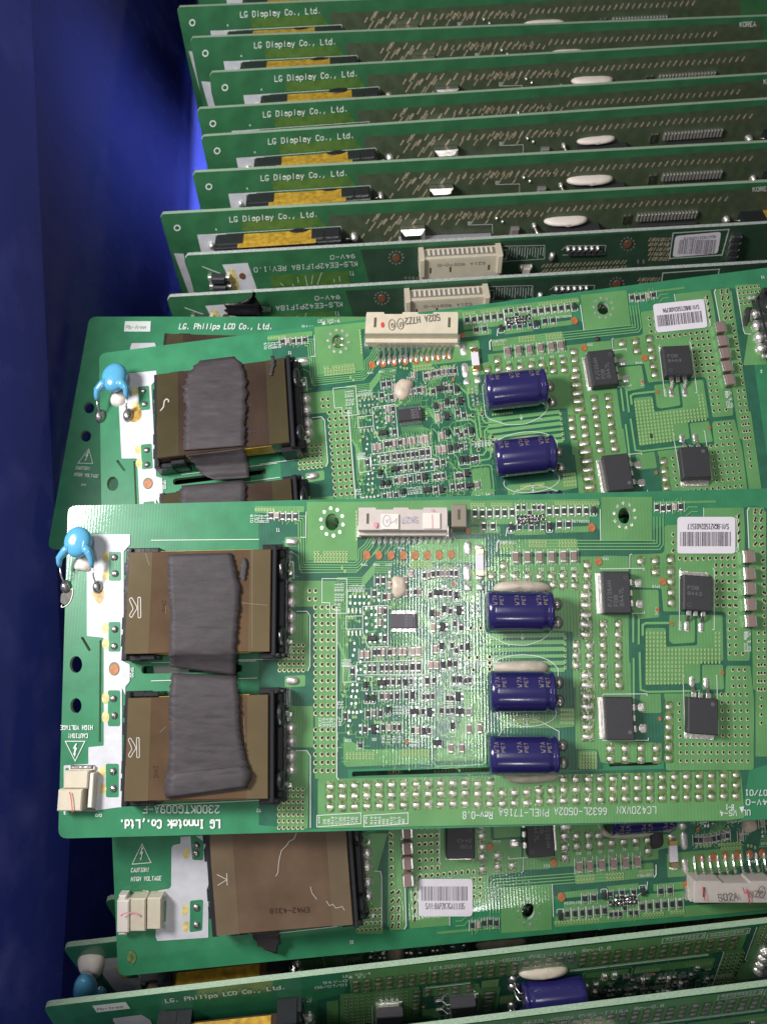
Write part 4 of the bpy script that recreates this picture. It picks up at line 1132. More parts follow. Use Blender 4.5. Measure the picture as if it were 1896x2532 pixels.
    for j in range(4): via(*F_px(B3(*cr(650, 2000, 2.548)(952 + j, 540 + j * 53))), 3, 3.8)
    for j in range(3):
        for i in range(2): via(*F_px(B3(*cr(650, 2000, 2.548)(1328 + i * 38, 440 + j * 54))), 3, 3.8)
    for j in range(4):
        for i in range(6): via(*F_px(B3(*cr(650, 2000, 2.548)(597 + i * 28, 765 - j * 41 - i * 2))), 2.8, 3.4)
    VR.build("via_rings", 'via_ring', T, kind='stuff'); VS.build("small_via_rings", 'via_soft', T, kind='stuff'); VD.build("via_holes", 'hole_dark', T, kind='stuff')
    W.build("copper_traces", 'mask_trace', T, kind='stuff')

    # ---- white print
    K.line(rounded(mp(r1, [(103, 540), (103, 750), (120, 775), (230, 830), (340, 835), (430, 800), (478, 750), (478, 535)]), 12)[1:-1], 1.6, .022)
    K.line(mp(r1, [(122, 1000), (122, 965)] + [(315 + 195 * math.cos(a), 985 + 100 * math.sin(a)) for a in [math.pi * (1 + k / 12) for k in range(1, 12)]] + [(508, 965), (508, 1066)]), 1.6, .022)
    K.line(mp(r3, [(320 - 190 * 1 + 190 * math.cos(a), 290 + 85 * math.sin(a)) for a in [math.pi * (k / 12) for k in range(-1, 14)]]), 1.6, .022)
    K.line(mp(r3, [(-50, 440), (-30, 405), (30, 340)] + [(135 + 120 * math.cos(a), 385 - 60 * math.sin(a)) for a in [math.pi * (1 - k / 12) for k in range(2, 11)]] + [(335, 405), (335, 640), (320, 670)]), 1.6, .022)
    K.line(mp(r1, [(313, 768), (313, 800)]), 1.6, .022); K.line(mp(r1, [(303, 788), (313, 802), (323, 788)]), 1.6, .022)
    K.line(mp(r3, [(133, 320), (133, 380)]), 1.4, .022); K.line(mp(r3, [(122, 330), (133, 345), (144, 330)]), 1.4, .022); K.line(mp(r3, [(122, 370), (133, 352), (144, 370)]), 1.4, .022)
    for fx, pts in ((r1, [(735, 415), (978, 412), (978, 425)]), (r1, [(735, 658), (980, 658), (980, 645)]), (r1, [(1180, 410), (1172, 420), (1172, 750), (1182, 750)]), (r1, [(1355, 410), (1363, 420), (1363, 748), (1352, 748)]),
                    (r3, [(608, 185), (615, 170), (892, 168), (892, 182)]), (r3, [(610, 462), (900, 462), (900, 445)]), (pp, [(998, 100), (985, 102), (1000, 580), (1015, 600)]), (pp, [(1243, 96), (1252, 100), (1262, 560)]),
                    (r1, [(900, 415), (900, 340), (912, 332)]), (r1, [(1305, 128), (1305, 80)]), (r1, [(1480, 125), (1495, 135), (1495, 310), (1480, 322)]),
                    (c4, [(650, 275), (1280, 270)]), (c4, [(650, 990), (1260, 980)]), (c4, [(650, 1097), (1270, 1080)]), (c4, [(1150, 975), (1400, 968)]), (c5, [(640, 690), (1300, 658)])):
        K.line(mp(fx, pts), 1.7, .022)
    # long outline boxes of the dense area
    for fx, box in ((tA, [(250, 1130), (530, 1125), (530, 1345), (250, 1350)]), (tC, [(430, 395), (1530, 360), (1530, 600), (430, 615)]), (tC, [(500, 640), (1590, 610), (1590, 850), (690, 890), (690, 640)]), (tC, [(200, 465), (420, 460), (420, 730), (200, 740)]),
                    (tA, [(530, 965), (960, 950), (965, 1650), (620, 1656), (530, 1400)]), (tA, [(-160, 490), (260, 490), (260, 1080), (-30, 1080), (-30, 900), (-160, 900)])):
        K.line(mp(fx, box), 1.5, .022, closed=True)
    K.line([(833, 1500), (833, 1922), (838, 1928)], 2.2, .022)
    K.line(mp(c6, [(30, 560), (85, 562), (90, 700)]), 2, .022); K.line(mp(c6, [(140, 360), (185, 362), (190, 150)]), 1.6, .022)
    K.line(mp(c5, [(1495, 368), (1560, 368), (1580, 400), (1580, 820)]), 2, .022); K.line(mp(c4, [(1500, 690), (1560, 690), (1578, 715), (1578, 1010), (1565, 1040)]), 2, .022)
    K.line(mp(gg, [(430, 530), (405, 560), (400, 670)]), 3, .022); K.line(mp(gg, [(1575, 180), (1582, 540)]), 2, .022)
    K.line(mp(gg, [(620, 140), (620, 350), (520, 400), (505, 490)]), 2, .022)
    # designators
    T_ = lambda t, f, x, y, h, rot=0, width=None, wd=None, zz=.022: K.text(t, *f(x, y), h, zz, rot, width, wd)
    for t, x, y in (("C3", 632, 852), ("C4", 768, 850), ("C6A", 930, 850), ("C5", 1045, 845), ("C6", 1170, 842), ("C6B", 1300, 845)): T_(t, gg, x, y, 6, 180, 8 if len(t) < 3 else 12, 1)
    for t, x, y in (("TP20", 530, 1018),): T_(t, c4, x, y, 7, 270, 24, 1.3)
    for t, x, y in (("D19", 1235, 170), ("C57", 1262, 170), ("R72", 1285, 170), ("R71", 1302, 170), ("D17", 1325, 170)): T_(t, c4, x + 12, y, 7, 90, 18, 1.1)
    for t, x, y in (("T1", 1400, 205),): T_(t, c4, x, y, 8, 180, 8, 1.3)
    for k, t in enumerate(("R127", "Q15", "Q14", "R38", "D7")): T_(t, r2, 262 + k * 24, 402, 6, 90, 20, 1.1)
    for k, t in enumerate(("R12", "R13", "R2A", "R0", "R20")): T_(t, tC, 1085 + k * 56, 1280, 6, 90, 20, 1.0)
    for k, t in enumerate(("C75", "C74")): T_(t, tC, 145 + k * 56, 1180, 6, 90, 17, 1.1)
    T_("D27", tC, 165, 1475, 6, 90, 17, 1.1)
    for k, t in enumerate(("R30", "C13", "R34", "R13")): T_(t, tE, 900 + k * 92, 320, 6, 90, 17, 1.1)
    for k, t in enumerate(("R32", "R37", "C45")): T_(t, tE, 1370 + k * 60, 375, 6, 90, 18, 1.1)
    T_("C39", tE, 330, 260, 6, 180, 14, 1.1); T_("D5", tE, 760, 240, 6, 180, 10, 1.1)
    for t, x, y in (("MTP1", 1040, 628), ("TP18", 1065, 505), ("MTP2", 1168, 705)): T_(t, r1, x, y, 6, 270 if t[0] == 'M' else 180, 18, 1)
    T_("TP3", r1, 785, 352, 6, 180, 14, 1); T_("Q1", r1, 0, 0, 1) if False else None
    for k in range(7): T_(("R65R61R6")[0:8], gg, 1448, 305, 6, 180, 42, .9) if k == 0 else None
    for k, t in enumerate(("R8", "R2", "D2", "R7")): T_(t, c6, 1710 + k * 22, 1400, 6, 90, 14, 1.1)
    for k in range(5): T_("C81", c6, 1720 + k * 22, 1100, 0.1) if False else T_("R81"[:3], tD, 1150 + k * 62, 470, 6, 90, 17, 1.1)
    for k in range(8): T_("R" + str(11 + k), tA, 95 + k % 3 * 55, 700 + (k // 3) * 170, 6, 90, 18, 1.0)
    for k, t in enumerate(("R51", "R50", "R52", "Q8")): T_(t, tC, 215 + k * 38, 470, 5.5, 90, 18, 1.0)
    for k in range(5): T_("RC1"[:3], tA, 345 + k * 55, 710, 6, 90, 16, 1.0)
    for k in range(6): T_("C" + str(70 + k), r3, 0, 0, .1) if False else None
    for k, t in enumerate(("C8", "C9", "C10", "C11")): T_(t, qq, 1430 + k * 16, 1590, 4, 90, 48, 1.1)
    T_("(15A/65V)", c6, 1900, 395, 6, 180, 40, 1.0)
    for k in range(8): T_("TP" + str(2 + k), c6, 1390 - k * 100, 575 if k > 4 else 440, 5, 180, 15, 1.0) if k > 3 else None
    # reference tables
    for x0, x1, lab in ((232, 532, "1"), (552, 852, "2")):
        K.line([r2(x0, 1010), r2(x1, 992), r2(x1, 1065), r2(x0, 1088)], 1.8, .022, closed=True)
        T_(lab, r2, x0 + 22, 1022, 15, 180, 5, 1.8)
        r_ = random.Random(int(x0))
        for k in range(9):
            T_(r_.choice(("R19", "C25", "D5", "Q15", "R63", "R10", "C7")), r2, x0 + 60 + k * 27, 1068, 5.5, 90, r_.choice((12, 17, 17)), 1.2)
    # main lettering
    T_("LG Innotek Co.,Ltd.", c5, 1050, 775, 19, 180, 245, 4.4)
    T_("2300KTG009A-F", c5, 1048, 690, 18, 180, 188, 2.3)
    T_("LC420WXN", r3, 948, 882, 17, 180, 95, 1.9); T_("6632L-0502A", r3, 636, 890, 17, 180, 128, 1.9); T_("PNEL-T716A", r3, 270, 898, 17, 180, 122, 1.9)
    T_("Rev-0.8", r2, 1425, 985, 17, 180, 72, 2.2)
    T_("HIGH VOLTAGE", c5, 308, 222, 10, 180, 78, 1.8); T_("CAUTION!", c5, 280, 270, 10, 180, 48, 1.8)
    def warn(f, pts, bolt):
        K.line(mp(f, pts), 2.2, .022, closed=True); K.poly(mp(f, bolt), .022)
    warn(c5, [(150, 314), (264, 314), (207, 430)], [(212, 325), (194, 355), (204, 358), (198, 385), (194, 385), (205, 405), (212, 382), (207, 384), (219, 352), (209, 350), (218, 328)])
    T_("CN3", c5, 362, 740, 6, 180, 15, 1.3); T_("T2", c5, 1290, 710, 7, 180, 9, 1.3)
    # far end print (seen on the other boards)
    b5 = cr(100, 2080, 2.548)
    def K3(t, x, y, h, width, wd, tilt=0):
        u, v = F_px(B3(*b5(x, y))); u2, v2 = F_px(B3(*b5(x + 10, y - tilt)))
        K.text(t, u, v, h, .022, math.degrees(math.atan2(-(v2 - v), u2 - u)), width, wd)
    K3("CAUTION!", 575, 192, 9.5, 46, 1.8, .3); K3("HIGH VOLTAGE", 575, 248, 9.5, 77, 1.8, .3); K3("CN4", 648, 322, 6, 14, 1.3)
    def warn3(pts, bolt):
        K.line([F_px(B3(*b5(*p))) for p in pts], 2.2, .022, closed=True); K.poly([F_px(B3(*b5(*p))) for p in bolt], .022)
    warn3([(582, 142), (700, 132), (643, 14)], [(642, 28), (652, 42), (640, 62), (650, 62), (636, 120), (628, 102), (636, 104), (640, 78), (628, 80), (638, 50)])
    u, v = F_px(B3(*cr(650, 2000, 2.548)(548, 848))); K.text("T3", u, v, 7, .022, 183, 8, 1.3)
    for x0, x1 in ((650, 440),): pass
    K.line([F_px(B3(*cr(650, 2000, 2.548)(*p))) for p in ((100, 780), (470, 738))], 1.7, .022)
    K.line([F_px(B3(*cr(650, 2000, 2.548)(*p))) for p in ((895, 490), (902, 735), (890, 755))], 2.4, .022)
    K.line([F_px(B3(*cr(650, 2000, 2.548)(*p))) for p in ((972, 480), (965, 500), (970, 672), (985, 680))], 1.8, .022)
    K.line([F_px(B3(*cr(650, 2000, 2.548)(*p))) for p in ((700, 388), (740, 392), (748, 420), (748, 740))], 2.0, .022)
    # other end: maker's name, approvals
    K.text("LG. Philips LCD Co., Ltd.", *F_px(B0(*cr(250, 700, 3.523)(683, 403))), 21, .022, 180 + TILT0, 327, 3.4)
    K.text("UL WS-4", *F_px(B0(*cr(700, 700, 2.76)(240, 272))), 13, .022, 180 + TILT0, 74, 2.0)
    K.text("B-1", *pp(1385, 1122), 12, .022, 180, 19, 2); K.text("08/07/01", *pp(1760, 1005), 13, .022, 180, 88, 2.0); K.text("94V-0", *pp(1690, 1080), 13, .022, 180, 64, 2.0)
    K.poly(mp(pp, [(1430, 1140), (1470, 1134), (1452, 1190)]), .022)
    K.poly([F_px(B0(*cr(250, 700, 3.523)(*p))) for p in ((212, 335), (436, 335), (432, 425), (204, 425))], .0205)
    K.build("white_print", 'silk', T, kind='stuff')
    # Pb-free patch lettering
    S = Sheet(F); S.text("Pb-free", *F_px(B0(*cr(250, 700, 3.523)(220, 402))), 13, .026, 180 + TILT0, 70, 2.0); S.build("patch_lettering", 'ink_soft', T)
    # white block print left and right
    S = Sheet(F)
    S.poly(rounded(mp(c4, [(303, 240), (528, 240), (528, 300), (490, 340), (490, 985), (526, 1000), (526, 1100), (500, 1130), (500, 1180)]) + mp(c5, [(480, 0), (480, 700), (460, 700), (140, 745), (140, 455), (284, 447), (284, 348), (374, 340)]) + mp(c4, [(374, 845), (275, 835), (275, 430)]), 3, 2), .019)
    S.build("white_block", 'silk_block', T)
    S = Sheet(F)
    S.poly([F_px(B3(*b5(*p))) for p in ((1060, -40), (885, -30), (885, 12), (840, 22), (828, 40), (826, 280), (815, 296), (745, 308), (735, 322), (728, 600), (740, 626), (1060, 605))], .019)
    S.build("white_margin", 'silk_block', T); S = Sheet(F)
    S.poly([F_px(B0(*cr(250, 700, 3.523)(*p))) for p in ((258, 562), (272, 526), (470, 522), (500, 600), (470, 800), (240, 830))], .019)
    S.build("white_block", 'silk_block', T)
    # green windows with flux in the white block
    S = Sheet(F)
    for f, x0, y0, x1, y1 in ((c4, 404, 342, 476, 512), (c4, 402, 752, 472, 926), (c4, 398, 1152, 470, 1362), (c5, 386, 445, 462, 642), (c4, 405, 988, 465, 1065)):
        u0, v0 = f(x0, y0); u1, v1 = f(x1, y1); S.rrect(u0, v0, u1, v1, 5, .0205) if x1 - x0 > 62 else S.disc((u0 + u1) / 2, (v0 + v1) / 2, 13.5, 17, .0205, 18)
    S.rrect(*c5(150, 470), *c5(305, 745), 3, .0205)
    for q in (((945, -60), (1030, 0), (1028, 118), (960, 116)), ((945, 372), (1028, 365), (1022, 560), (942, 572)), ((768, 335), (798, 335), (790, 545), (745, 548))):
        S.poly(rounded([F_px(B3(*b5(*p))) for p in q], 5), .0205)
    S.build("mask_windows", 'mask', T, kind='stuff')
    S = Sheet(F)
    for f, x, y in ((c4, 385, 372), (c4, 385, 478), (c4, 383, 788), (c4, 385, 880), (c4, 384, 1200), (c4, 384, 1310), (c5, 365, 490), (c5, 368, 590), (c5, 384, 60), (c5, 384, 170)): S.disc(*f(x, y), 9, 14, .0208, 12)
    for x, y in ((922, 75), (915, 430), (918, 535)): S.disc(*F_px(B3(*b5(x, y))), 9, 14, .0208, 12)
    S.build("flux_haloes", 'flux_yellow', T, kind='stuff')
    # flux windows under the through-board solder joints, then the joints
    FX = Sheet(F); joints = []
    for x, y in ((210, 398), (145, 455), (210, 455), (275, 455), (342, 455), (407, 455), (470, 455), (535, 450), (600, 450), (535, 505), (600, 505), (480, 500)): joints.append((*r1(x, y), 18, 14))
    for y in (395, 450, 510): joints.append((*r1(667, y), 20, 16))
    for y in (560, 612, 668, 720, 775): joints.append((*r1(660, y), 29, 15))
    for y in (835, 890, 945): joints += [(*r1(608, y), 19, 15), (*r1(680, y), 19, 15)]
    for y in (1000, 1052): joints.append((*r1(665, y), 30, 15))
    for y in (720, 775, 832, 890, 945, 1000, 1052): joints += [(*r1(755, y), 18, 15), (*r1(838, y), 18, 15)]
    for x, y in ((960, 372), (1040, 372), (1040, 432), (1124, 365), (1125, 430), (1126, 485), (1127, 545), (1129, 600)): joints.append((*r1(x, y), 19, 15))
    for y in (115, 185, 250, 315, 380, 440): joints.append((*r3(517 if y > 100 else 512, y), 31, 14))
    for x in (620, 718): joints.append((*r3(x, 115), 18, 15))
    for x in (660, 755, 853, 950): joints += [(*r3(x, 515), 19, 16), (*r3(x, 580), 19, 15)]
    for y in (250, 318, 380, 445, 508, 575): joints.append((*r3(1030, y), 20, 15))
    for i in range(34):
        u = 816 + i * 30.35
        vt = [(1945, 1970, 1996), (1929, 1955, 1980), (1917, 1942, 1968)]
        t = (u - 816) / (1814 - 816)
        for j in range(3):
            v = vt[0][j] * (1 - t) + vt[2][j] * t + (3 if .35 < t < .5 else 0)
            if 1215 < u < 1375 and j == 0: continue
            joints.append((u, v, 20, 14))
    groups = {}
    seen_cols = set()
    for (u, v, w_, l_) in joints:
        FX.rrect(u - w_ * .56, v - 14, u + w_ * .56, v + 12, 6, .0190)
    FX.build("flux_residue", 'flux', T, kind='stuff')
    for k, (u, v, w_, l_) in enumerate(joints):
        put("solder_joint", joint_mesh(w_, l_, k % 7), T, F, u, v)
    # tall solder lands and fuse by the plug connector
    for x, y, a, b_ in ((1510, 450, 9.5, 19), (1508, 655, 10, 23), (1512, 775, 10, 9), (1612, 770, 10, 9)):
        u, v = c6(x, y); put("solder_joint", ball_mesh(a, b_, 5, 'solder', 12, 4, 3.2), T, F, u, v)
    bfu = MB(); bfu.box(-10, -20, 1, 10, 20, 11, 0, ch=1); bfu.box(-10.5, -33, .6, 10.5, -20, 11.5, 1, ch=1); bfu.box(-10.5, 20, .6, 10.5, 33, 11.5, 1, ch=1)
    bfu.dome(12, 8, 5, .4, 10, 3, 2, cx=0, cy=-38); bfu.dome(12, 8, 5, .4, 10, 3, 2, cx=0, cy=38)
    put("fuse", bfu.mesh("fuse", ['paper', 'gold_cap', 'solder']), T, F, *gg(210, 782), h=.11)
    # test points
    for x, y, a in ((685, 508, 9.5), (784, 508, 9), (882, 508, 9.2), (984, 508, 9.2), (1080, 508, 9), (1180, 508, 8.8), (1277, 505, 8.8), (1375, 502, 8.5)):
        u, v = c6(x, y); o = put("test_point", disc_mesh(a, 'copper_dot'), T, F, u, v, h=0); o.scale.y *= 1.3; o.location.z += .02
    for f, x, y, a in ((gg, 78, 430, 6.5), (gg, 1480, 390, 9.5), (r1, 729, 375, 8.5), (r1, 1080, 485, 8.5), (r1, 1052, 640, 4.5), (r1, 1130, 716, 4.6), (tB, 830, 570, 5), (tE, 1277, 305, 4.6), (c4, 436, 1028, 12), (pp, 1297, 72, 4), (pp, 800, 440, 4)):
        u, v = f(x, y); o = put("test_point", disc_mesh(a, 'copper_dot'), T, F, u, v); o.scale.y *= 1.25; o.location.z += .022
    # large MLCC column
    for x, y in ((1462, 610), (1468, 785), (1473, 940), (1478, 1105), (1483, 1275)):
        u, v = qq(x, y); b = MB(); b.box(-15, -15, 1, 15, 15, 22, 1, ch=2); b.box(-10, -15.6, .8, 10, 15.6, 23, 0, ch=2)
        put("ceramic_capacitor", cached('bigmlcc', lambda: b.mesh("ceramic_capacitor", ['mlcc', 'steel'])), T, F, u + 3, v, h=.22)
    # power transistors
    d2pak(T, F, *r1(762, 432), *r1(903, 652), 0, text=[('FJ126AH', -14, 34, 9, 90, 62), ('FDB', 1, 34, 9, 90, 26), ('8447L', 15, 34, 9, 90, 46)])
    d2pak(T, F, *r1(1204, 455), *r1(1354, 638), 270, text=[('FDB', -8, 26, 8, 90, 26), ('8443', 6, 26, 8, 90, 34)])
    d2pak(T, F, *r3(640, 195), *r3(806, 455), 0)
    d2pak(T, F, *r3(1165, 200), *r3(1342, 420), 90)
    # electrolytic capacitors
    e_cap(T, F, *[r1(118, 0)[0], r1(478, 0)[0]], r1(0, 528)[1], r1(0, 762)[1])
    e_cap(T, F, *[r1(133, 0)[0], r3(308, 0)[0]], r1(0, 968)[1], r3(0, 290)[1])
    e_cap(T, F, *[r1(128, 0)[0], r3(330, 0)[0]], r3(0, 428)[1], r3(0, 690)[1])
    for (x0, x1, y, f, ry, sd) in ((145, 462, 512, r1, 13.5, 2), (170, 478, 952, r1, 14, 5)):
        u0, v0 = f((x0 + x1) / 2, y); blob("glue_bead", T, F, u0, v0 + 1, (x1 - x0) / 4.44, ry + 3, 24, 'glue_beige', seed=sd)
    u0, v0 = r3(140, 695); blob("glue_bead", T, F, u0, v0, 66, 15, 22, 'glue_beige', seed=7)
    # transformers
    P1 = [(*c4(1472, 283), 'pad'), (*c4(1450, 475), 'lug'), (*c4(1470, 555), 'ball'), (*c4(1470, 635), 'ball'), (*c4(1470, 722), 'ball'), (*c4(1470, 795), 'ball'), (*c4(1450, 872), 'lug')]
    P2 = [(*c4(1475, 1095), 'pad'), (*c5(1448, 155), 'lug'), (*c5(1466, 235), 'ball'), (*c5(1470, 310), 'ball'), (*c5(1470, 400), 'ball'), (*c5(1470, 480), 'ball'), (*c5(1448, 562), 'lug')]
    LP1 = [c4(436, 375), c4(440, 470), c4(438, 795), c4(435, 895)]; LP2 = [c4(430, 1200), c4(435, 1300), c5(428, 490), c5(430, 590)]
    a0, a1 = c4(504, 325), c4(1348, 925); transformer(T, F, a0[0], a0[1] + 1, a1[0], a1[1], P1, skew=7, lpins=LP1)
    a0, a1 = c4(500, 1175), c5(1335, 650); transformer(T, F, a0[0], a0[1] + 1, a1[0], a1[1], P2, skew=8, lpins=LP2)
    # far end transformers, mirrored
    q0, q1, q2, q3 = [F_px(B3(u, v, .82), .82) for u, v in ((860, 2285), (517, 2320), (518, 2040), (858, 2040))]
    hgt = abs(a1[1] - a0[1])
    U0, U1 = q0[0], q1[0]; Vt = (q0[1] + q1[1]) / 2
    PR = [F_px(B3(*cr(650, 2000, 2.548)(x, y))) for x, y in ((665, 640), (660, 540), (660, 450), (655, 355), (655, 270), (640, 185))]
    PR = [(*PR[0], 'lug')] + [(*p, 'ball') for p in PR[1:5]] + [(*PR[5], 'lug')]
    transformer(T, F, U0, Vt, U1, Vt + 262, PR, film=('film_low', 'film_low_edge'), skew=2, flip=True, lpins=[F_px(B3(*b5(*p))) for p in ((985, 415), (985, 525), (980, 75), (985, 25))])
    transformer(T, F, U0, Vt + 340, U1, Vt + 606, [(p[0], p[1] + 340, p[2]) for p in PR], film=('film_dark', 'film_dark_edge'), skew=2, flip=True)
    return T

def F_px(L, h=0.0):
    """photo position, on the front board, of a local point"""
    W = M_FRONT @ Vector(L); f = FPX / (CAMZ - W.z)
    return (PW / 2 + W.x * f, PH / 2 - W.y * f)

# pose of the half hidden board at the upper left, turned end for end
M_UNDER = turned(stand((222, 783), -5.4, (900, 783), -5.4, toward=(131, 1442, -3.1)), BR, math.pi - .0439)
B0 = Map(M_UNDER)
TILT0 = 0.0
_a = F_px(B0(300, 810)); _b = F_px(B0(400, 810)); TILT0 = math.degrees(math.atan2(-(_b[1] - _a[1]), _b[0] - _a[0])) - 180

# ================================================================== copies
def copy_board(src, name, label, cat, matrix, group, keep, swap=None, drop=()):
    """a board with copies of those of its parts that the photograph can show"""
    root = thing(name, label, cat, matrix, group)
    Mx = Map(matrix); swapped = {}
    def dup(o, parent):
        c = o.copy(); COL.objects.link(c); c.parent = parent
        if swap and c.data:
            if any(m and m.name in swap for m in c.data.materials):
                if c.data.name not in swapped:
                    me = c.data.copy()
                    for i, m in enumerate(me.materials):
                        if m and m.name in swap: me.materials[i] = MATS[swap[m.name]]
                    swapped[c.data.name] = me
                c.data = swapped[c.data.name]
        for ch in list(o.children): dup(ch, c)
        return c
    for ch in list(src.children):
        nm = ch.name.split('.')[0]
        if nm in drop: continue
        loc = ch.location
        if loc.length > 1e-6:
            r = max(ch.dimensions.x, ch.dimensions.y) / 2
            W = matrix @ Vector((loc.x, loc.y, 0)); f = FPX / (CAMZ - W.z)
            u, v = PW / 2 + W.x * f, PH / 2 - W.y * f
            if not keep(u, v, min(170, r * 100)): continue
        dup(ch, root)
    return root

FRONT = thing("circuit_board", "topmost green board, its two brown transformers marked K and bridged by grey tape", "circuit board", M_FRONT)
big_board("front", "", F, FRONT)

G_LY = "inverter boards lying across the pile"
G_ST = "inverter boards standing on edge at the bottom"
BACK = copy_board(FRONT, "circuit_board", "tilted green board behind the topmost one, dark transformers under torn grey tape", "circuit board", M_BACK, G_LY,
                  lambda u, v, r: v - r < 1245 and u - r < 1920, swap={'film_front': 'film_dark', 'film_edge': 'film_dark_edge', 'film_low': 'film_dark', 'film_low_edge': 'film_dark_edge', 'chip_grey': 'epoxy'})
LOW = copy_board(FRONT, "circuit_board", "green board under the topmost one's lower edge, with scratched brown transformer", "circuit board", M_LOW, G_LY,
                 lambda u, v, r: v + r > 2015 and v - r < 2450 and u - r < 1920 and u + r > 200, drop=("patch_lettering",))
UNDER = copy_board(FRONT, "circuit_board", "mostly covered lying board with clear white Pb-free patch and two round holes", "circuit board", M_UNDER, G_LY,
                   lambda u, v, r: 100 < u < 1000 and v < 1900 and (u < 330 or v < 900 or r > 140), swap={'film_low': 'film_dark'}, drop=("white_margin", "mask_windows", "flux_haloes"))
D_LOW = (.044, -.81, -.58)
M_S1 = turned(stand((258, 2226), -1.7, (1896, 2060), -1.7, D_LOW), TL, -.0246)
M_S2 = turned(stand((155, 2343), -.75, (970, 2250), -.75, D_LOW), TL, -.0246)
M_S3 = turned(stand((107, 2490), .70, (1896, 2282), .75, D_LOW), BR, math.pi - .0439)
M_S4 = turned(stand((180, 2652), 1.5, (1896, 2438), 1.55, D_LOW), BR, math.pi - .0439)
copy_board(FRONT, "circuit_board", "standing green board of which only one corner shows beside the white plug", "circuit board", M_S1, G_ST, lambda u, v, r: False, drop=("white_block", "white_margin", "white_print"))
S2 = copy_board(FRONT, "circuit_board", "standing board with blue disc capacitor and white glue at its corner", "circuit board", M_S2, G_ST,
                lambda u, v, r: v > 2240 - r and v < 2520 and u < 1920 and u > 150)
S3 = copy_board(FRONT, "circuit_board", "standing green board with pale upper edge, gold tape and Pb-free patch at its end", "circuit board", M_S3, G_ST,
                lambda u, v, r: v - r < 2560 and u - r < 1920 and u > 0)
S4 = copy_board(FRONT, "circuit_board", "dark standing board cut off by the bottom of the picture, nearest of the bottom row", "circuit board", M_S4, G_ST,
                lambda u, v, r: v - r < 2560 and u - r < 1920 and u > 0)

# ------------------------------------------------------------------ what only the topmost board carries
def handmark(parent, M, strokes_, wd, m, z, name="hand_mark"):
    S = Sheet(M)
    for s_ in strokes_: S.line(s_, wd, z)
    return S.build(name, m, parent)
sticker(FRONT, F, *r1(1160, 130), *r1(1478, 331), "S/N:8GMZ1502A01517", upside=True)
blob("glue_bead", FRONT, F, 987, 1451, 19.5, 27, 13, rot=5, seed=2)
MH = lambda h: (lambda M: (lambda u, v, hh=0: M(u, v, h)))
def raised(M, h):
    def f(u, v, hh=0.0):
        p = M(u, v, h + hh); return p
    return f
cn = connector14(FRONT, F, *c6(612, 112), *c6(1345, 300), (921, 1116), (1313, 1308), (1334, 1328), 'housing_grey')
bb = MB(); bb.box(-19, -28, 1, 19, 28, 53, 0, ch=2); o = put("connector_shell", bb.mesh("connector_shell", ['housing_brown']), FRONT, F, *c6(1440, 180), h=.53)
bb = MB(); bb.box(-4, -10, 53, 3, 15, 53.5, 0); add("shell_slot", bb.mesh("shell_slot", ['slot_brown']), None, o)
for q in ((800, 168, 944, 292), (1140, 160, 1283, 288)):
    S = Sheet(raised(F, .53)); S.rect(*c6(q[0], q[1]), *c6(q[2], q[3]), .001); S.build("stamp_patch", 'housing_pale', FRONT)
S = Sheet(raised(F, .535)); S.ring(*c6(848, 225), 10, 15, 1.6, .001); S.line(mp(c6, [(840, 215), (850, 240), (862, 210)]), 1.6, .001); S.line(mp(c6, [(880, 245), (915, 225), (930, 205), (925, 250)]), 1.6, .001)
S.text("SK27", *c6(1090, 190), 14, .001, 182, 38, 1.5); S.build("stamp", 'ink_violet', FRONT, kind='stuff')
S = Sheet(raised(F, .535)); S.disc(*c6(755, 258), 5, 8, .001); S.line(mp(c6, [(1222, 120), (1215, 140), (1232, 145)]), 2, .001); S.line(mp(c6, [(1220, 175), (1224, 290)]), 2.4, .001); S.build("red_dot", 'ink_pink', FRONT)
# disc capacitor, its glue and burn marks
disc_cap(FRONT, F, *c4(222, 285), 34, [c4(118, 425), c4(308, 425)], [c4(152, 545), c4(338, 548)])
blob("glue_bead", FRONT, F, *c4(258, 412), 24, 19, 20, 'glue_white', seed=4)
S = Sheet(F); S.poly(rounded(mp(c4, [(300, 560), (380, 560), (372, 625), (350, 652), (318, 620)]), 12), .021); S.build("flux_stain", 'flux_stain', FRONT)
S = Sheet(F); S.poly(rounded(mp(c4, [(125, 585), (190, 560), (192, 600), (150, 655), (120, 640)]), 6), .021); S.build("burn_mark", 'burn', FRONT)
S = Sheet(F); S.line(rounded(mp(c4, [(193, 545), (192, 600), (165, 655), (118, 672)]), 12), 1.8, .0215); S.build("burn_rim", 'glue_white', FRONT)
# two-way plug at the left edge
b = MB(); b.box(-30, -22, .5, 30, 22, 36, 0, ch=3); pl = put("plug_connector", b.mesh("plug_connector", ['housing']), FRONT, F, *c5(207, 540), h=.36)
b = MB(); b.box(-36, -26, .5, 24, 27, 44, 0, ch=3); add("plug_half", b.mesh("plug_half", ['housing']), None, pl).location = (-.03, -.50, 0)
b = MB(); b.box(30, -70, 3, 41, 16, 30, 0, ch=2); b.box(-30, 22, 1, 34, 30, 10, 0); add("metal_clip", b.mesh("metal_clip", ['housing_pale']), None, pl)
b = MB(); b.box(-26, 24, 1, 30, 33, 14, 0, ch=2); b.box(-22, -84, 1, 40, -76, 8, 0, ch=2); add("solder_tab", b.mesh("solder_tab", ['solder_dull']), None, pl)
S = Sheet(raised(F, .46)); S.line(rounded(mp(c5, [(172, 604), (184, 660), (190, 740)]), 8), 2.6, .002); S.build("red_line", 'ink_red', FRONT)
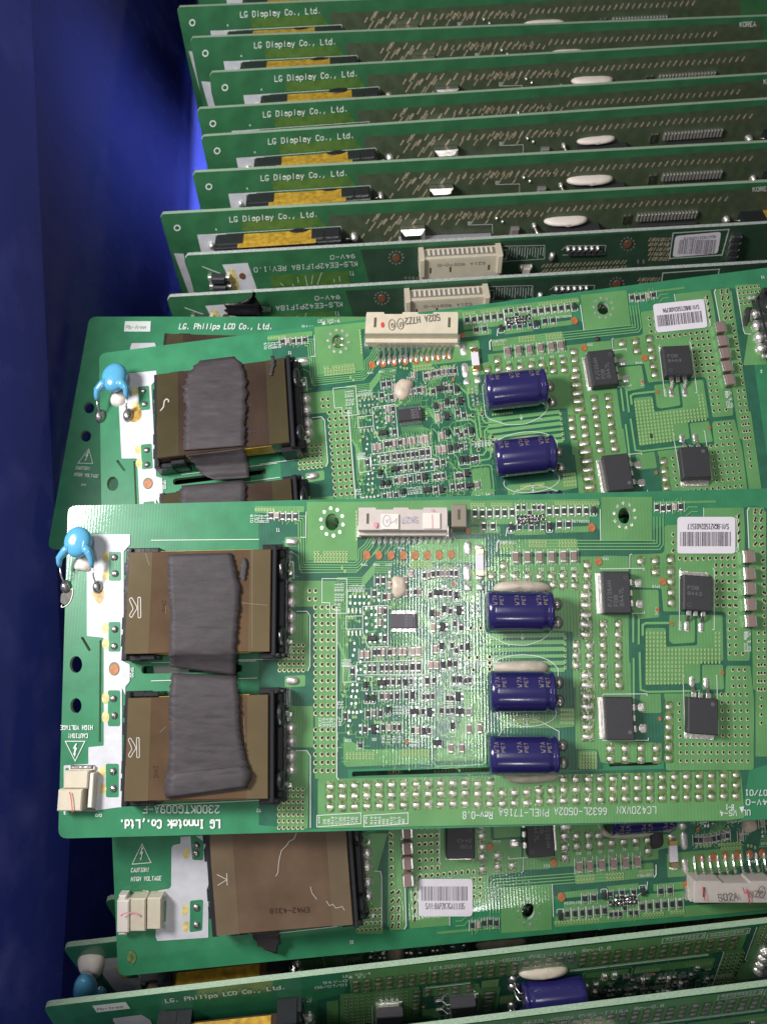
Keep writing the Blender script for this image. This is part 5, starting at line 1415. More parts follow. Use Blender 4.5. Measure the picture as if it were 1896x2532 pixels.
# folded foam tape over both transformers
drape("foam_tape", FRONT, F, [(*[c4(0, 352)[1]], 418, 570, .85, -4), (c4(0, 372)[1], 414, 576, .86, -6), (c4(0, 470)[1], 413, 586, .87, -4), (c4(0, 560)[1], 415, 594, .87, 4), (c4(0, 650)[1], 418, 592, .87, 4),
      (c4(0, 760)[1], 420, 588, .87, 4), (c4(0, 900)[1], 419, 584, .87, -4), (c4(0, 935)[1], 419, 584, .86, -4), (c4(0, 985)[1], 419, 583, .70, 4), (c4(0, 1040)[1], 420, 583, .60, 22)], 'foam_tape', nx=12, seed=3)
drape("foam_tape", FRONT, F, [(c4(0, 1058)[1], 427, 584, .72, 8), (c4(0, 1090)[1], 424, 588, .80, 4), (c4(0, 1160)[1], 419, 590, .87, 2), (c5(0, 100)[1], 418, 592, .88, 0), (c5(0, 250)[1], 419, 595, .88, 0),
      (c5(0, 400)[1], 418, 606, .88, 0), (c5(0, 480)[1], 414, 616, .88, -8), (c5(0, 545)[1], 407, 621, .90, -16), (c5(0, 620)[1], 411, 610, .90, -26)], 'foam_tape', nx=12, seed=9)
drape("tape_fold", FRONT, F, [(c5(0, 480)[1], 420, 610, .90, -20), (c5(0, 540)[1], 410, 622, .93, -28), (c5(0, 612)[1], 410, 612, .93, -28)], 'foam_tape', nx=10, seed=12)
drape("tape_scrap", FRONT, F, [(c4(0, 378)[1], 600, 606, .85), (c4(0, 420)[1], 595, 612, .85), (c4(0, 470)[1], 594, 610, .85), (c4(0, 510)[1], 600, 604, .85)], 'foam_tape', nx=4, seed=5, rough=.6)
def kmark(parent, M, f, x, y, s=1.0, h=.825, m='film_print', wd=1.4, outline=True):
    S = Sheet(raised(M, h)); P = [(-2, -66, 2, 66)]
    q = lambda a, b_: f(x + a * s, y + b_ * s)
    if outline:
        S.line(rounded([q(20, -62), q(36, -62), q(38, 60), q(22, 62)], 3), wd, .004, closed=True)
        S.line(rounded([q(-32, -50), q(-18, -62), q(10, -15), q(18, 5), q(2, 25), q(-18, 62), q(-32, 48), q(-8, 8), q(-12, -5)], 4), wd, .004, closed=True)
    else:
        S.line([q(34, -40), q(38, 40)], wd, .004); S.line([q(-30, -32), q(36, 2), q(-26, 40)], wd, .004)
    S.build("hand_mark", m, parent)
kmark(FRONT, F, c4, 552, 668, .98, wd=1.9); kmark(FRONT, F, c5, 545, 352, .95, wd=1.9)
S = Sheet(raised(F, .825)); S.text("DW42", *c4(735, 690), 9, .004, 90, 26, .9); S.text("DN42", *c5(690, 525), 10, .004, 95, 28, .9); S.build("film_marking", 'film_dark', FRONT)

S = Sheet(raised(F, .825))
for f, pts in ((c4, [(735, 660), (735, 700)]), (c4, [(1240, 330), (1240, 905)]), (c5, [(735, 230), (700, 262)]), (c4, [(1180, 640), (1330, 655)]), (c5, [(1190, 180), (1200, 330), (1192, 360)]), (c4, [(615, 350), (640, 420)])): S.line(mp(f, pts), .9, .004)
S.build("scratch", 'film_scuff', FRONT)
# ------------------------------------------------------------------ the board behind
cr0 = cr(100, 700, 2.366); cr1 = cr(700, 700, 2.76); cr2 = cr(1250, 650, 2.563)
sticker(BACK, F, *r1(1168, 135), *r1(1476, 327), "S/N:8HBZ1502A00794", upside=True)
blob("glue_bead", BACK, B2, *cr1(820, 725), 21, 26, 14, 'glue', rot=-15, seed=5)
cn = connector14(BACK, B2, *cr1(562, 205), *cr1(1192, 352), (935, 1112), (844, 826), (874, 858), 'housing')
for q in cn.children: pass
def tilt_text(M, S, t, u, v, h, z, u2, v2, wd):
    S.text(t, u, v, h, z, math.degrees(math.atan2(-(v2 - v), u2 - u)), math.hypot(u2 - u, v2 - v), wd)
S = Sheet(raised(B2, .585)); tilt_text(B2, S, "502A H7Z2", *cr1(1062, 212), 15, .002, *cr1(830, 240), 2.0); S.ring(*cr1(800, 278), 9, 14, 1.5, .002); S.ring(*cr1(742, 285), 9, 14, 1.5, .002)
S.text("LF", *cr1(812, 268), 9, .002, 188, 9, 1.4); S.text("Q", *cr1(752, 275), 9, .002, 188, 6, 1.4); S.build("stamp", 'ink_brown', BACK)
S = Sheet(raised(B2, .585)); S.disc(*cr1(678, 285), 4.5, 7, .002); S.build("red_dot", 'ink_red', BACK)
disc_cap(BACK, B2, *cr0(442, 560), 31, [cr0(350, 680), cr0(520, 665)], [cr0(375, 790), cr0(540, 768)])
blob("glue_bead", BACK, B2, *cr0(462, 675), 21, 19, 18, 'glue_white', seed=7)
S = Sheet(B2); S.poly(rounded(mp(cr0, [(520, 740), (590, 720), (598, 790), (550, 822), (515, 800)]), 10), .021); S.build("flux_stain", 'flux_stain', BACK)
yy = lambda y: cr0(0, y)[1]
drape("foam_tape", BACK, B2, [(yy(440), 498, 578, .85, -10), (yy(475), 480, 596, .86, -8), (yy(530), 464, 609, .87, -6), (yy(600), 453, 610, .87, -4), (yy(700), 457, 609, .87, -4), (yy(800), 457, 607, .87, -6), (yy(880), 455, 606, .88, -6),
      (yy(965), 456, 606, .86, -12)], 'foam_tape', nx=12, seed=21, jag=1.6)
drape("foam_tape", BACK, B2, [(yy(985), 462, 604, .84, -18), (yy(1010), 470, 609, .70, -14), (yy(1060), 484, 614, .50, -10), (yy(1110), 497, 618, .42, -4), (yy(1145), 530, 618, .5, -6)], 'foam_tape', nx=12, seed=25)
drape("foam_tape", BACK, B2, [(yy(1168), 448, 604, .84, -14), (yy(1200), 446, 608, .87, -8), (yy(1290), 444, 606, .87, -6), (yy(1400), 444, 606, .87, -6)], 'foam_tape', nx=12, seed=27)
drape("tape_scrap", BACK, B2, [(yy(425), 668, 676, .85), (yy(480), 668, 680, .85), (yy(540), 667, 672, .85)], 'foam_tape', nx=4, seed=5, rough=.6)
S = Sheet(raised(B2, .825)); S.line(rounded(mp(cr0, [(755, 690), (740, 675), (725, 690), (722, 725), (700, 750)]), 4), 2.6, .004); S.build("hand_mark", 'film_print', BACK)
S = Sheet(raised(B2, .825)); S.text("9-11", *cr0(1215, 885), 10, .004, 8, 46, 1.6); S.build("film_marking", 'ink', BACK)
for x, y, a, b_ in ((578, 485, 6, 6),): blob("dust_crumb", BACK, B2, *cr2(x, y), a, b_, 6, 'foam_tape', seed=3)
blob("dust_crumb", BACK, B2, *cr2(918, 1098), 4, 6, 5, 'foam_tape', seed=5)
drape("tape_scrap", BACK, B2, [(cr2(0, 280)[1], 1846, 1858, .2), (cr2(0, 340)[1], 1836, 1854, .2), (cr2(0, 400)[1], 1840, 1848, .2)], 'foam_tape', nx=4, seed=8)

# ------------------------------------------------------------------ the board lower down
b5c = cr(100, 2080, 2.548); b4c = cr(650, 2000, 2.548); b6c = cr(1250, 1950, 2.563)
sticker(LOW, B3, *b4c(980, 437), *b4c(1318, 674), "S/N:8APZK7GA11105", upside=False, soft=True)
cn = connector14(LOW, Map(M_LOW), *b6c(1196, 590), 2062, 2234, (1735, 1990), (2180, 2165), (2155, 2140), 'housing_grey')
S = Sheet(raised(B3, .53)); tilt_text(B3, S, "502A", *b6c(1350, 715), 17, .002, *b6c(1470, 702), 2.0); S.text("NZ", *b6c(1545, 690), 15, .002, 4, 22, 2.0); S.ring(*b6c(1622, 655), 9, 15, 1.8, .002); S.text("P", *b6c(1612, 672), 9, .002, 4, 7, 1.5)
S.build("stamp", 'ink_brown', LOW)
S = Sheet(raised(B3, .53)); S.line(mp(b6c, [(1500, 625), (1515, 665), (1540, 640)]), 2, .002); S.line(mp(b6c, [(1530, 640), (1545, 730)]), 3, .002); S.line(mp(b6c, [(1248, 625), (1262, 710)]), 2.5, .002); S.build("red_line", 'ink_red', LOW)
b = MB(); b.box(-19, -41, 2, 19, 41, 40, 0, ch=3); pl = put("plug_connector", b.mesh("plug_connector", ['housing']), LOW, B3, *b5c(614, 470), h=.4)
b = MB(); b.box(-17, -39, 1, 17, 39, 38, 0, ch=2); o = put("plug_half", b.mesh("plug_half", ['housing']), LOW, B3, *b5c(715, 460), h=.38)
b = MB(); b.box(-14, -40, 2, 16, 40, 36, 0, ch=3); b.box(-12, -50, 2, 8, 50, 30, 0, ch=4); o = put("plug_lock", b.mesh("plug_lock", ['housing_pale']), LOW, B3, *b5c(516, 480), h=.36)
b = MB(); b.box(-9, -8, 1, 9, 8, 18, 0, ch=4)
for y in (358, 528): put("solder_tab", b.mesh("solder_tab", ['solder']), LOW, B3, *b5c(765, y), h=.1)
S = Sheet(raised(B3, .43)); S.line(rounded(mp(b5c, [(500, 470), (540, 452), (590, 448), (632, 470)]), 8), 3.0, .002); S.build("red_line", 'ink_pink', LOW)
S = Sheet(B3); S.disc(*b5c(577, 730), 11, 17, .0215, 16); S.build("position_mark", 'flux', LOW)
blob("glue_bead", LOW, B3, *b6c(1537, 228), 19, 19, 16, 'glue', seed=8); S = None
blob("glue_bead", LOW, B3, *b6c(952, 305), 17, 32, 9, 'foam_tape', seed=9)
kmark(LOW, B3, b5c, 1142, 240, .95, m='film_print', wd=2.0, outline=False)
S = Sheet(raised(B3, .825)); S.text("EM42-4318", *b4c(290, 620), 12, .004, 182, 96, 1.6); S.build("film_marking", 'film_dark', LOW)
S = Sheet(raised(B3, .83)); S.line(mp(b4c, [(212, 152), (195, 190), (165, 205), (150, 230), (118, 262), (105, 310), (98, 360), (96, 400), (82, 425)]), 1.8, .004)
for pts in ([(300, 490), (310, 530), (340, 570)], [(400, 580), (420, 610), (440, 600), (460, 625), (500, 615), (515, 640)]): S.line(mp(b4c, pts), 1.6, .004)
S.build("scratch", 'film_print', LOW)
drape("tape_scrap", LOW, B3, [(b5c(0, 572)[1], 626, 688, .40, -6), (b5c(0, 620)[1], 632, 692, .3, -6), (b5c(0, 660)[1], 640, 690, .25, 0), (b5c(0, 700)[1], 660, 682, .2, 8)], 'foam_tape', nx=8, seed=31, jag=2)

# extras of the standing boards at the bottom
s5 = Map(M_S2)
o = disc_cap(S2, s5, *b5c(300, 880), 30, [b5c(330, 985), b5c(410, 935)], [b5c(350, 1000), b5c(460, 945)])
blob("glue_bead", S2, s5, *b5c(328, 770), 32, 24, 22, 'glue_white', seed=6)
S3M = Map(M_S3)
blob("glue_bead", S2, s5, *b4c(828, 925), 20, 26, 40, 'glue', seed=13)

# ================================================================== standing display boards, upper part
c3 = cr(380, 380, 2.3); k4 = cr(1000, 380, 1.848)
D_UP = (.136, -.6, -.8)
M_D7 = stand((395, 530), -6.6, (1896, 450), -6.6, D_UP); D7 = Map(M_D7)
def strip_box(name, M, p0, p1, depth, h0, h1, m, parent, ch=.02, kind=None):
    """block on a standing board: its upper side's base runs p0..p1 (photo), extends depth down the board, from height h0 to h1"""
    a, c = M(*p0), M(*p1); X = (c - a); L = X.length; X.normalize(); ang = math.atan2(X.y, X.x)
    b = MB(); b.box(0, -depth * 100, h0 * 100, L * 100, 0, h1 * 100, 0, ch=ch * 100, bottom=h0 > 0.02)
    o = add(name, b.mesh(name, [m]), None, parent, kind); o.location = (a.x, a.y, 0); o.rotation_euler = (0, 0, ang); return o
def slab(M, name, parent, length, depth, mats):
    pts = [(0, -.12), (.10, 0), (length, 0), (length, -depth), (0, -depth)][::-1]
    me = board_mesh(name, pts, [], .15, mats); return add(name, me, None, parent)

def display_board(root):
    M = D7; T = root
    slab(M, "substrate", T, 24, 7.6, ['dis_mask', 'board_edge'])
    S = Sheet(M)
    S.poly(mp(c3, [(990, 352), (1200, 345)]) + [k4(1700, 150), k4(1700, 700), c3(1090, 900)], .005)
    S.build("copper_pour", 'dis_copper', T)
    S = Sheet(M); S.poly(mp(c3, [(497, 392), (945, 362), (985, 420), (970, 440), (760, 425), (505, 437)]), .006); S.build("reflection_patch", 'dis_pale_green', T)  # lighter green patch, the tape's reflection painted on the board
    S = Sheet(M); S.text("LG Display Co., Ltd.", *c3(435, 388), 12.5, .010, 3.6, 217, 1.9)
    S.ring(*c3(135, 421), 8.5, 8, 3, .010); S.text("4", *c3(352, 436), 5, .010, 3, 4, 1)
    S.text("KOREA", *k4(1590, 172), 10, .010, 3, 42, 1.6)
    S.line(mp(c3, [(355, 456), (1062, 412), (1075, 440)]), 1.1, .010)
    S.line(mp(k4, [(290, 325), (400, 322), (402, 380)]), 1.1, .010)
    S.text("30", *k4(288, 322), 6, .010, 3, 8, 1)
    S.build("white_print", 'silk', T, kind='stuff')
    S = Sheet(M); S.poly(mp(c3, [(248, 460), (412, 452), (412, 462), (352, 466), (365, 545), (420, 700), (300, 705), (262, 600), (272, 560)]), .009)
    S.build("white_block", 'silk_block', T); S = Sheet(M)
    S.poly(mp(c3, [(116, 566), (172, 568), (180, 620), (215, 720), (224, 755), (265, 830), (215, 830)]), .009)
    S.build("white_block", 'silk_block', T)
    # slit pads: slanting tinned strips in rows
    S = Sheet(M); r = random.Random(2); n = 0
    def slit(u, v, s_=1.0): S.line([(u, v), (u + 8 * s_, v - 11.5 * s_)], 3.8, .010)
    for k in range(28): slit(*k4(650 + k * 30, 268 - k * 1.9), 1.0 + (r.random() - .5) * .3)
    for k in range(18): slit(*k4(110 + k * 30, 300 - k * .8), .8 + r.random() * .4)
    for k in range(10): slit(*k4(250 + k * 34, 285 - k), .7 + r.random() * .4)
    for x, y, s_ in ((1205, 400, 1.1), (1225, 440, 2.0), (1270, 425, 1.8), (1310, 460, 1.9), (1245, 385, 1.6), (1340, 440, 2.1), (1300, 400, 1.2), (1365, 475, 1.6), (1330, 510, 1.4), (1385, 505, 1.5), (1375, 400, 1.8), (1180, 480, 1)): slit(*c3(x, y), s_)
    for k in range(16): slit(*k4(-130 + k * 33, 300 + (k % 2) * 24), 1.3)
    S.build("slit_pads", 'steel_brown', T, kind='stuff')
    # transformer with gold side tape
    o = strip_box("transformer", M, c3(355, 466), c3(1065, 420), 2.6, .03, .74, 'ferrite', T, .03)
    g = strip_box("side_tape", M, c3(487, 464), c3(925, 437), .02, .06, .80, 'gold_tape', T); g.location = (g.location.x, g.location.y, 0)
    for ob in (g,):
        ob.parent = o; ob.matrix_parent_inverse = Matrix.Identity(4)
        inv = (Matrix.Translation(o.location) @ Matrix.Rotation(o.rotation_euler.z, 4, 'Z')).inverted()
        wv = inv @ Vector((g.location.x, g.location.y, 0)); g.location = (wv.x, .025, 0); g.rotation_euler.z = 0
    b = MB(); b.box(0, -160, 74.5, 300, -2, 77, 0, ch=1); t = add("core_top", b.mesh("core_top", ['steel']), None, o); t.location = (.55, -.12, 0)
    for x0, x1 in ((0, 100), (318, 372), (362, 422)):
        b = MB(); b.box(x0 + 6, -60, 4, x1 - 6, 5, 60, 0, ch=4); add("bobbin_end", b.mesh("bobbin_end", ['ferrite']), None, o)
    blob("tape_patch", T, M, *c3(825, 437), 28, 5, 14, 'tape_black', rot=4, seed=3)
    # solder balls on leads
    for x, y, a in ((1140, 475, 11), (332, 520, 8)):
        put("solder_ball", ball_mesh(a, a * 1.15, a * 1.5, 'solder', 12, 4), T, M, *c3(x, y))
    b = MB(); b.tube([(-28, 8, 20), (-14, 14, 26), (0, 0, 12)], 2, 6); put("lead", b.mesh("lead", ['steel'], smooth=True), T, M, *c3(1140, 478))
    b = MB(); b.tube([(0, 0, 8), (-8, 26, 30), (-12, 44, 10)], 2, 6)
    # bright metal-topped part, long grey heat sink bar
    o = strip_box("fuse_clip", M, c3(1402, 408), c3(1538, 400), .62, .03, .42, 'steel', T, .14)
    o = strip_box("heat_sink_bar", M, c3(1392, 468), k4(392, 360), .5, .03, .36, 'bar_grey', T, .06)
    for x, y in ((420, 296), (447, 311)): put("solder_joint", ball_mesh(3.6, 4.2, 4, 'solder', 8, 3), T, M, *k4(x, y))
    b = MB(); b.box(-10, -10, .5, 10, 10, 12, 0, ch=2); b.box(-12, -12, .4, 12, -8, 8, 1); put("ceramic_capacitor", b.mesh("ceramic_capacitor", ['resist_grey', 'steel']), T, M, *k4(500, 350))
    b = MB(); b.tube([(0, 0, 5), (6, -6, 24), (26, -26, 34)], 3, 6); b.dome(6, 7, 12, .3, 8, 3); put("lead", b.mesh("lead", ['solder'], smooth=True), T, M, *k4(590, 327))
    o = strip_box("film_capacitor", M, k4(655, 326), k4(880, 312), 1.2, .03, .55, 'epoxy', T, .05)
    bl_ = blob("glue_bead", T, M, *k4(738, 300), 54, 8.5, 26, 'glue_white', rot=3, seed=4, pinch=.12)
    for x in (690, 760, 850): b = MB(); b.box(-8, -2, 0, 8, 1, 3, 0); q = put("foil_fleck", cached('fleck', lambda: b.mesh("foil_fleck", ['gold_cap'])), T, M, *k4(x, 340)); q.location.z += .5
    # row of pins of the chip at the right
    for k in range(18):
        x = 1062 + k * 15.5; y = 292 - k * .9
        b = MB(); b.box(-2.4, -8, .5, 2.4, 8, 9, 0, ch=1.5); put("chip_leg", cached('dleg', lambda: b.mesh("chip_leg", ['solder'])), T, M, *k4(x, y - 4), rot=4)
    o = strip_box("driver_chip", M, k4(1060, 318), k4(1330, 304), .9, .03, .16, 'epoxy', T, .02)
    for x, y in ((1000, 298), (1022, 296)): b = MB(); b.box(-2.5, -10, .5, 2.5, 10, 5, 0, ch=.6); put("chip_resistor", cached('dres', lambda: b.mesh("chip_resistor", ['steel'])), T, M, *k4(x, y), rot=4)
    for k in range(8): put("solder_joint", ball_mesh(3.4, 3.8, 4, 'solder', 8, 3), T, M, *k4(952 + k * 14, 350))
    S = Sheet(M); S.ring(*k4(955, 322), 6, 6, 2, .011); S.ring(*k4(1428, 258), 6, 6, 2.5, .011); S.build("small_via_rings", 'dis_pale_green', T, kind='stuff')
    # second transformer cut by the frame
    o = strip_box("transformer", M, k4(1528, 262), k4(2100, 236), 2.4, .03, .72, 'ferrite', T, .03)
    b = MB(); b.box(0, 0, 5, 260, 2.5, 78, 0, bottom=True); g = add("side_tape", b.mesh("side_tape", ['gold_tape']), None, o); g.location = (.78, 0.005, 0)
    put("solder_ball", ball_mesh(9, 9, 13, 'solder', 12, 4), T, M, *k4(1465, 300))
    b = MB(); b.tube([(0, 0, 8), (14, 6, 20), (30, 12, 18)], 3, 6); put("lead", b.mesh("lead", ['steel'], smooth=True), T, M, *k4(1500, 297))
mat("steel_brown", (0.48, 0.39, 0.28, 1), 0.34, metal=0.3, noise=0.5, nscale=25)
G_D = "boards standing in a row at the back"
L_D = ["nearest", "second nearest", "third nearest", "fourth nearest", "fifth nearest", "sixth nearest", "seventh nearest", "eighth and farthest"]
DB = thing("circuit_board", "standing board with white LG Display print, reaching farthest towards the blue side of its row", "circuit board", M_D7, G_D)
DB["label"] = "standing board with gold tape transformer, directly behind the two with cream sockets"
display_board(DB)
pos = [((475, 427), (1896, 352), -6.95, "second board behind the cream sockets, large white glue strip and no grey bar"), ((496, 338), (1896, 246), -7.35, "third board behind the cream sockets, standing, long grey bar above its glue strip"),
       ((486, 270), (1896, 184), -7.8, "fourth board behind the cream sockets, narrow visible strip without any gold tape"), ((517, 180), (1896, 103), -8.2, "fifth board behind the cream sockets, its corner set back farthest from the blue wall"),
       ((469, 94), (1896, 40), -8.7, "sixth board behind the cream sockets, glue seen only as a thin white line"), ((437, 18), (1896, -40), -9.2, "seventh board behind the cream sockets, last one whose maker's print is readable"),
       ((478, -66), (1896, -122), -9.7, "last board of the back row, only its lowest strip and gold tape in view")]
def visible_strip(u, v, r): return -30 < u < 2100
for p0, p1, z, lab in pos:
    cb = copy_board(DB, "circuit_board", lab, "circuit board", stand(p0, z, p1, z, D_UP), G_D, visible_strip, drop=() if "grey bar above" in lab else ("heat_sink_bar",))
    rv = random.Random(int(p0[0]))
    for ch in cb.children:
        nm = ch.name.split('.')[0]
        if nm in ("glue_bead", "tape_patch", "solder_ball", "foil_fleck"):
            ch.location.x += rv.uniform(-.10, .10); ch.location.y += rv.uniform(-.03, .03)
            ch.scale = (ch.scale.x * rv.uniform(.85, 1.12), ch.scale.y * rv.uniform(.8, 1.2), ch.scale.z * rv.uniform(.7, 1.1)); ch.rotation_euler.z += rv.uniform(-.05, .05)

# ------------------------------------------------------------------ the two boards with cream sockets
M_K8 = stand((456, 632), -6.3, (1896, 553), -6.3, D_UP); K8 = Map(M_K8)
def socket_board(T):
    M = K8
    slab(M, "substrate", T, 22, 7.6, ['dis_mask', 'board_edge_pale'])
    S = Sheet(M); S.poly(mp(c3, [(1175, 545), (1500, 530)]) + [k4(1700, 315), k4(1700, 900), c3(1300, 1000)], .005)
    S.build("copper_pour", 'dis_copper2', T)
    S = Sheet(M); S.poly(mp(c3, [(668, 692), (1110, 665), (1115, 745), (665, 760)]), .006); S.build("reflection_patch", 'dis_pale_green', T)  # reflection painted as a pale green patch here too
    S = Sheet(M)
    S.text("94V-0", *c3(1143, 570), 9.5, .010, 183.5, 60, 1.7); S.text("KLS-EE42P1F18A REV:1.0", *c3(1155, 612), 11, .010, 183.5, 254, 1.8); S.text("T1", *c3(1138, 668), 9, .010, 183, 11, 1.4)
    for a, b_ in (((720, 735), (740, 750)), ((790, 740), (798, 755)), ((818, 700), (824, 735)), ((862, 695), (875, 750)), ((905, 690), (898, 740)), ((955, 675), (930, 745)), ((1025, 712), (1028, 730)), ((1055, 695), (1060, 725))): S.line([c3(*a), c3(*b_)], 1.4, .010)
    S.line(mp(c3, [(275, 640), (380, 680)]), 2.2, .010)
    # legend grid
    S.line(mp(k4, [(445, 422), (640, 418), (638, 480), (442, 492)]), 1.2, .010, closed=True)
    for k in range(14): S.line([k4(478 + k * 12, 425 + (k % 3) * 2), k4(474 + k * 12, 462 + (k % 4) * 5)], 1.5, .010)
    S.line(mp(k4, [(448, 440), (466, 438), (464, 480), (446, 482)]), 1.4, .010, closed=True)
    S.line(mp(k4, [(715, 440), (740, 420), (918, 418), (912, 458), (720, 462)]), 1.1, .010)
    S.line(mp(k4, [(1225, 362), (1480, 345), (1448, 462), (1208, 478)]), 2.4, .010, closed=True)
    S.build("white_print", 'silk_dim', T, kind='stuff')
    S = Sheet(M); S.poly(mp(c3, [(390, 630), (535, 620), (592, 780), (470, 785)]), .009); S.build("white_block", 'silk_block', T)
    S = Sheet(M); S.poly(rounded(mp(c3, [(420, 655), (455, 655), (480, 700), (490, 780), (440, 780)]), 5), .0095); S.build("flux_haloes", 'flux_yellow', T, kind='stuff')
    o = put("test_point", disc_mesh(8, 'copper_dark'), T, M, *c3(505, 695)); o.location.z += .012
    for y in (697, 745):
        b = MB(); b.box(-17, -8, 1, 17, 8, 20, 0, ch=3); b.box(-26, -6, .5, -15, 6, 12, 1, ch=2); b.box(15, -6, .5, 28, 6, 12, 1, ch=2)
        put("diode", cached('kdiode', lambda: b.mesh("diode", ['epoxy', 'solder'])), T, M, *c3(372 + (y - 697) * .2, y))
    # socket: cream housing with its mouth towards the board's upper edge
    a = strip_box("plug_socket", M, k4(66, 436), k4(432, 416), 1.0, .02, .62, 'housing', T, .02)
    L = (M(*k4(66, 436)) - M(*k4(432, 416))).length * 100
    b = MB(); b.box(20, 0.2, 12, L - 18, 2.2, 50, 0, bottom=True); add("socket_mouth", b.mesh("socket_mouth", ['housing_brown']), None, a)
    for k in range(14):
        b = MB(); b.box(-3.4, 2.4, 14, 3.4, 4.4, 42, 0, bottom=True); q = add("contact_rib", cached('rib', lambda: b.mesh("contact_rib", ['housing_pale'])), None, a); q.location = ((30 + k * (L - 60) / 13) / 100, 0, 0)
    b = MB(); b.box(-3, -60, 2, 14, 8, 72, 0, ch=2); b.box(L - 14, -60, 2, L + 3, 8, 72, 0, ch=2); b.box(14, -2, 50, L - 14, 4, 62, 0, ch=1, bottom=True); add("socket_frame", b.mesh("socket_frame", ['housing']), None, a)
    b = MB(); 
    for x in (30, 95, L - 42): b.box(x, -50, 61.8, x + 6, -30, 62.6, 0)
    add("key_slot", b.mesh("key_slot", ['slot_brown']), None, a, kind='stuff')
    S2_ = Sheet(lambda u, v, h=0: Vector((u / 100, -v / 100, .622))); S2_.text("521A 90SY0-0", L * .80, 18, 9, .001, 180, L * .58, 1.8); S2_.build("stamp", 'ink_brown', a)
    # ring of pads with copper middle
    S = Sheet(M)
    for cx_, cy_, rr_ in ((*c3(1378, 590), 17), (*k4(1018, 412), 17)):
        for k in range(12):
            an = 2 * math.pi * k / 12; S.disc(cx_ + rr_ * math.cos(an), cy_ + rr_ * .92 * math.sin(an), 2.6, 2.6, .012, 8)
    for k in range(6): put("solder_joint", ball_mesh(5, 6, 9, 'solder', 8, 3), T, M, *k4(745 + k * 27, 434 - k * .8))
    for x in (1065, 1090): S.disc(*k4(x, 492), 3, 6, .012, 8)
    for k in range(8): S.disc(*c3(1432 + (k % 4) * 22, 705 + (k // 4) * 22), 3.4, 3.4, .012, 8)
    S.build("tinned_pads", 'solder', T, kind='stuff')
    for f, x, y in ((c3, 1378, 592), (k4, 1018, 412)): o = put("test_point", disc_mesh(10, 'copper_dark'), T, M, *f(x, y)); o.location.z += .013
    for x, y, a_, b_ in ((672, 470, 7, 10), (530, 522, 5, 9), (575, 520, 5, 9)): put("solder_joint", ball_mesh(a_, b_, 9, 'solder', 10, 3, 3), T, M, *k4(x, y))
    b = MB(); b.box(-9, -9, .5, 9, 9, 16, 0, ch=2); put("ceramic_capacitor", b.mesh("ceramic_capacitor", ['housing_pale']), T, M, *k4(552, 523))
    for k in range(6): b = MB(); b.box(-5, -6, .5, 5, 6, 7, 0, ch=1); put("chip_resistor", cached('kres', lambda: b.mesh("chip_resistor", ['epoxy'])), T, M, *k4(755 + k * 27, 452 - k * .8))
    for k in range(4): b = MB(); b.box(-12, -8, .5, 12, 8, 14, 1, ch=2); b.box(-9, -8.5, .4, 9, 8.5, 15, 0, ch=2); put("ceramic_capacitor", cached('kcap', lambda: b.mesh("ceramic_capacitor", ['epoxy', 'steel'])), T, M, *k4(1505 - k * 6, 378 + k * 30))
    S = Sheet(M); r = random.Random(9)
    for k in range(46):
        u, v = k4(625 + (k % 23) * 17, 520 + (k // 23) * 24 - (k % 23) * .8); S.line([(u, v), (u + 6 + r.random() * 4, v - 9)], 3, .008)
    for k in range(50):
        u, v = k4(1110 + (k % 10) * 11 + r.random() * 5, 400 + (k // 10) * 22); S.line([(u, v), (u + 7, v - 9)], 3, .008) if u < 1650 else None
    S.build("slit_pads", 'steel_brown', T, kind='stuff')
    S = Sheet(M); S.poly(rounded(mp(k4, [(1235, 375), (1445, 356), (1428, 455), (1222, 472)]), 8), .013); lb = S.build("barcode_label", 'paper', T)
    S = Sheet(M); S.text("80AY0021A05518", *k4(1418, 372), 6, .016, 184, 78, 1.2); x = 1250
    while x < 1415: wd = r.choice((2, 2, 3.5, 5)); S.poly(mp(k4, [(x + 6, 392), (x + wd + 6, 391), (x + wd - 4, 456), (x - 4, 458)]), .016); x += wd + r.choice((2.5, 3, 5))
    S.build("barcode_print", 'ink_soft', lb)
mat("board_edge_pale", (0.42, 0.46, 0.44, 1), 0.6, noise=0.2, nscale=10)
mat("dis_copper2", (0.030, 0.065, 0.040, 1), 0.36, noise=0.12, nscale=2)
mat("silk_dim", (0.50, 0.56, 0.53, 1), 0.55)
mat("copper_dark", (0.16, 0.07, 0.04, 1), 0.4)
G_K = "standing boards with cream sockets"
KB = thing("circuit_board", "standing board with cream socket and a white barcode label in full view", "circuit board", M_K8, G_K)
socket_board(KB)
KB2 = copy_board(KB, "circuit_board", "standing board with cream socket and crumpled black tape near its end", "circuit board", stand((412, 735), -5.9, (1896, 650), -5.9, D_UP), G_K, visible_strip, drop=("barcode_label",))
MK9 = Map(KB2.matrix_world)
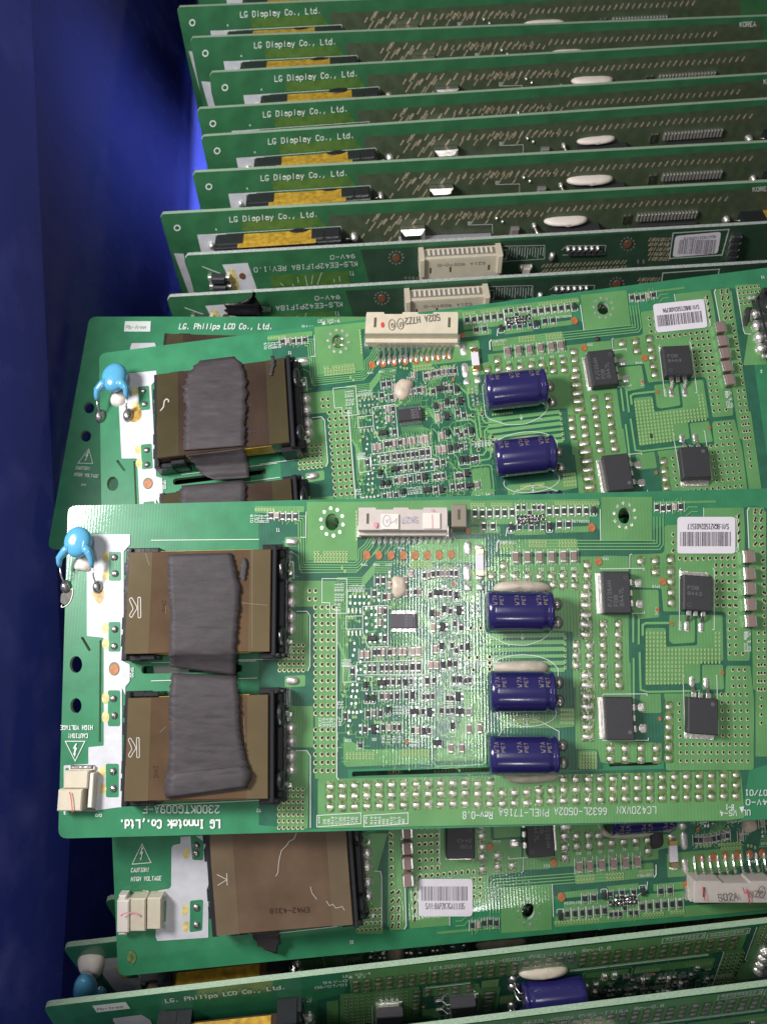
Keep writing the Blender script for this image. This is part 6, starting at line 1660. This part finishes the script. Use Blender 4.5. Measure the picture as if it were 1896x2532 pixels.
drape("black_tape", KB2, MK9, [(c3(0, 815)[1], 622, 626, .32, -30), (c3(0, 835)[1], 575, 632, .2, -20), (c3(0, 855)[1], 550, 642, .3, 0), (c3(0, 885)[1], 556, 648, .22, 4), (c3(0, 925)[1], 562, 652, .25, 4)], 'tape_black', nx=12, seed=41, rough=7, jag=2)

# ================================================================== the blue bin
def bin_shell():
    up = Vector((-.10, .35, .93)).normalized()
    def onfloor(u, v, c=-12.0):
        d = ray(u, v); s = (c - up.dot(CAM)) / up.dot(d); return CAM + d * s
    P1, P2 = onfloor(473, 230), onfloor(440, 1050)
    E = (P1 - P2).normalized(); side = E.cross(up).normalized()      # towards the boards
    if side.x < 0: side = -side
    out = -side
    Wd = 27.0; H = 17.5; r = .4; prof = []
    wall = (up * 1.0 + out * .10).normalized(); wallr = (up * 1.0 - out * .10).normalized()
    prof.append(wall * H)
    for k in range(7):
        t = k / 6; a = wall * r * (1 - t) ** 2 ; b_ = side * r * t ** 2; prof.append(a + b_)
    n1 = len(prof)
    for k in range(7):
        t = k / 6; prof.append(side * Wd + (-side) * r * (1 - t) ** 2 + wallr * r * t ** 2)
    prof.append(side * Wd + wallr * H)
    ths = 0.28
    B_, F_ = P1 + E * 12.0, P2 - E * 40.0
    vs = []; fs = []
    for base in (B_, F_):
        for p in prof: vs.append(base + p)
    m = len(prof)
    for k in range(m - 1): fs.append([k, k + 1, m + k + 1, m + k])
    fs.append(list(range(m))[::-1]); fs.append([m + k for k in range(m)])
    me = bpy.data.meshes.new("plastic_bin"); me.from_pydata([tuple(v) for v in vs], [], fs)
    bm = bmesh.new(); bm.from_mesh(me); bmesh.ops.recalc_face_normals(bm, faces=bm.faces)
    bm.to_mesh(me); bm.free()
    for p in me.polygons: p.use_smooth = len(p.vertices) == 4
    o = add("plastic_bin", me, 'bin_blue'); o["label"] = "glossy dark blue plastic bin that holds all the circuit boards"; o["category"] = "bin"
    s = o.modifiers.new("thickness", 'SOLIDIFY'); s.thickness = ths; s.offset = 1.0
    return o
bin_shell()
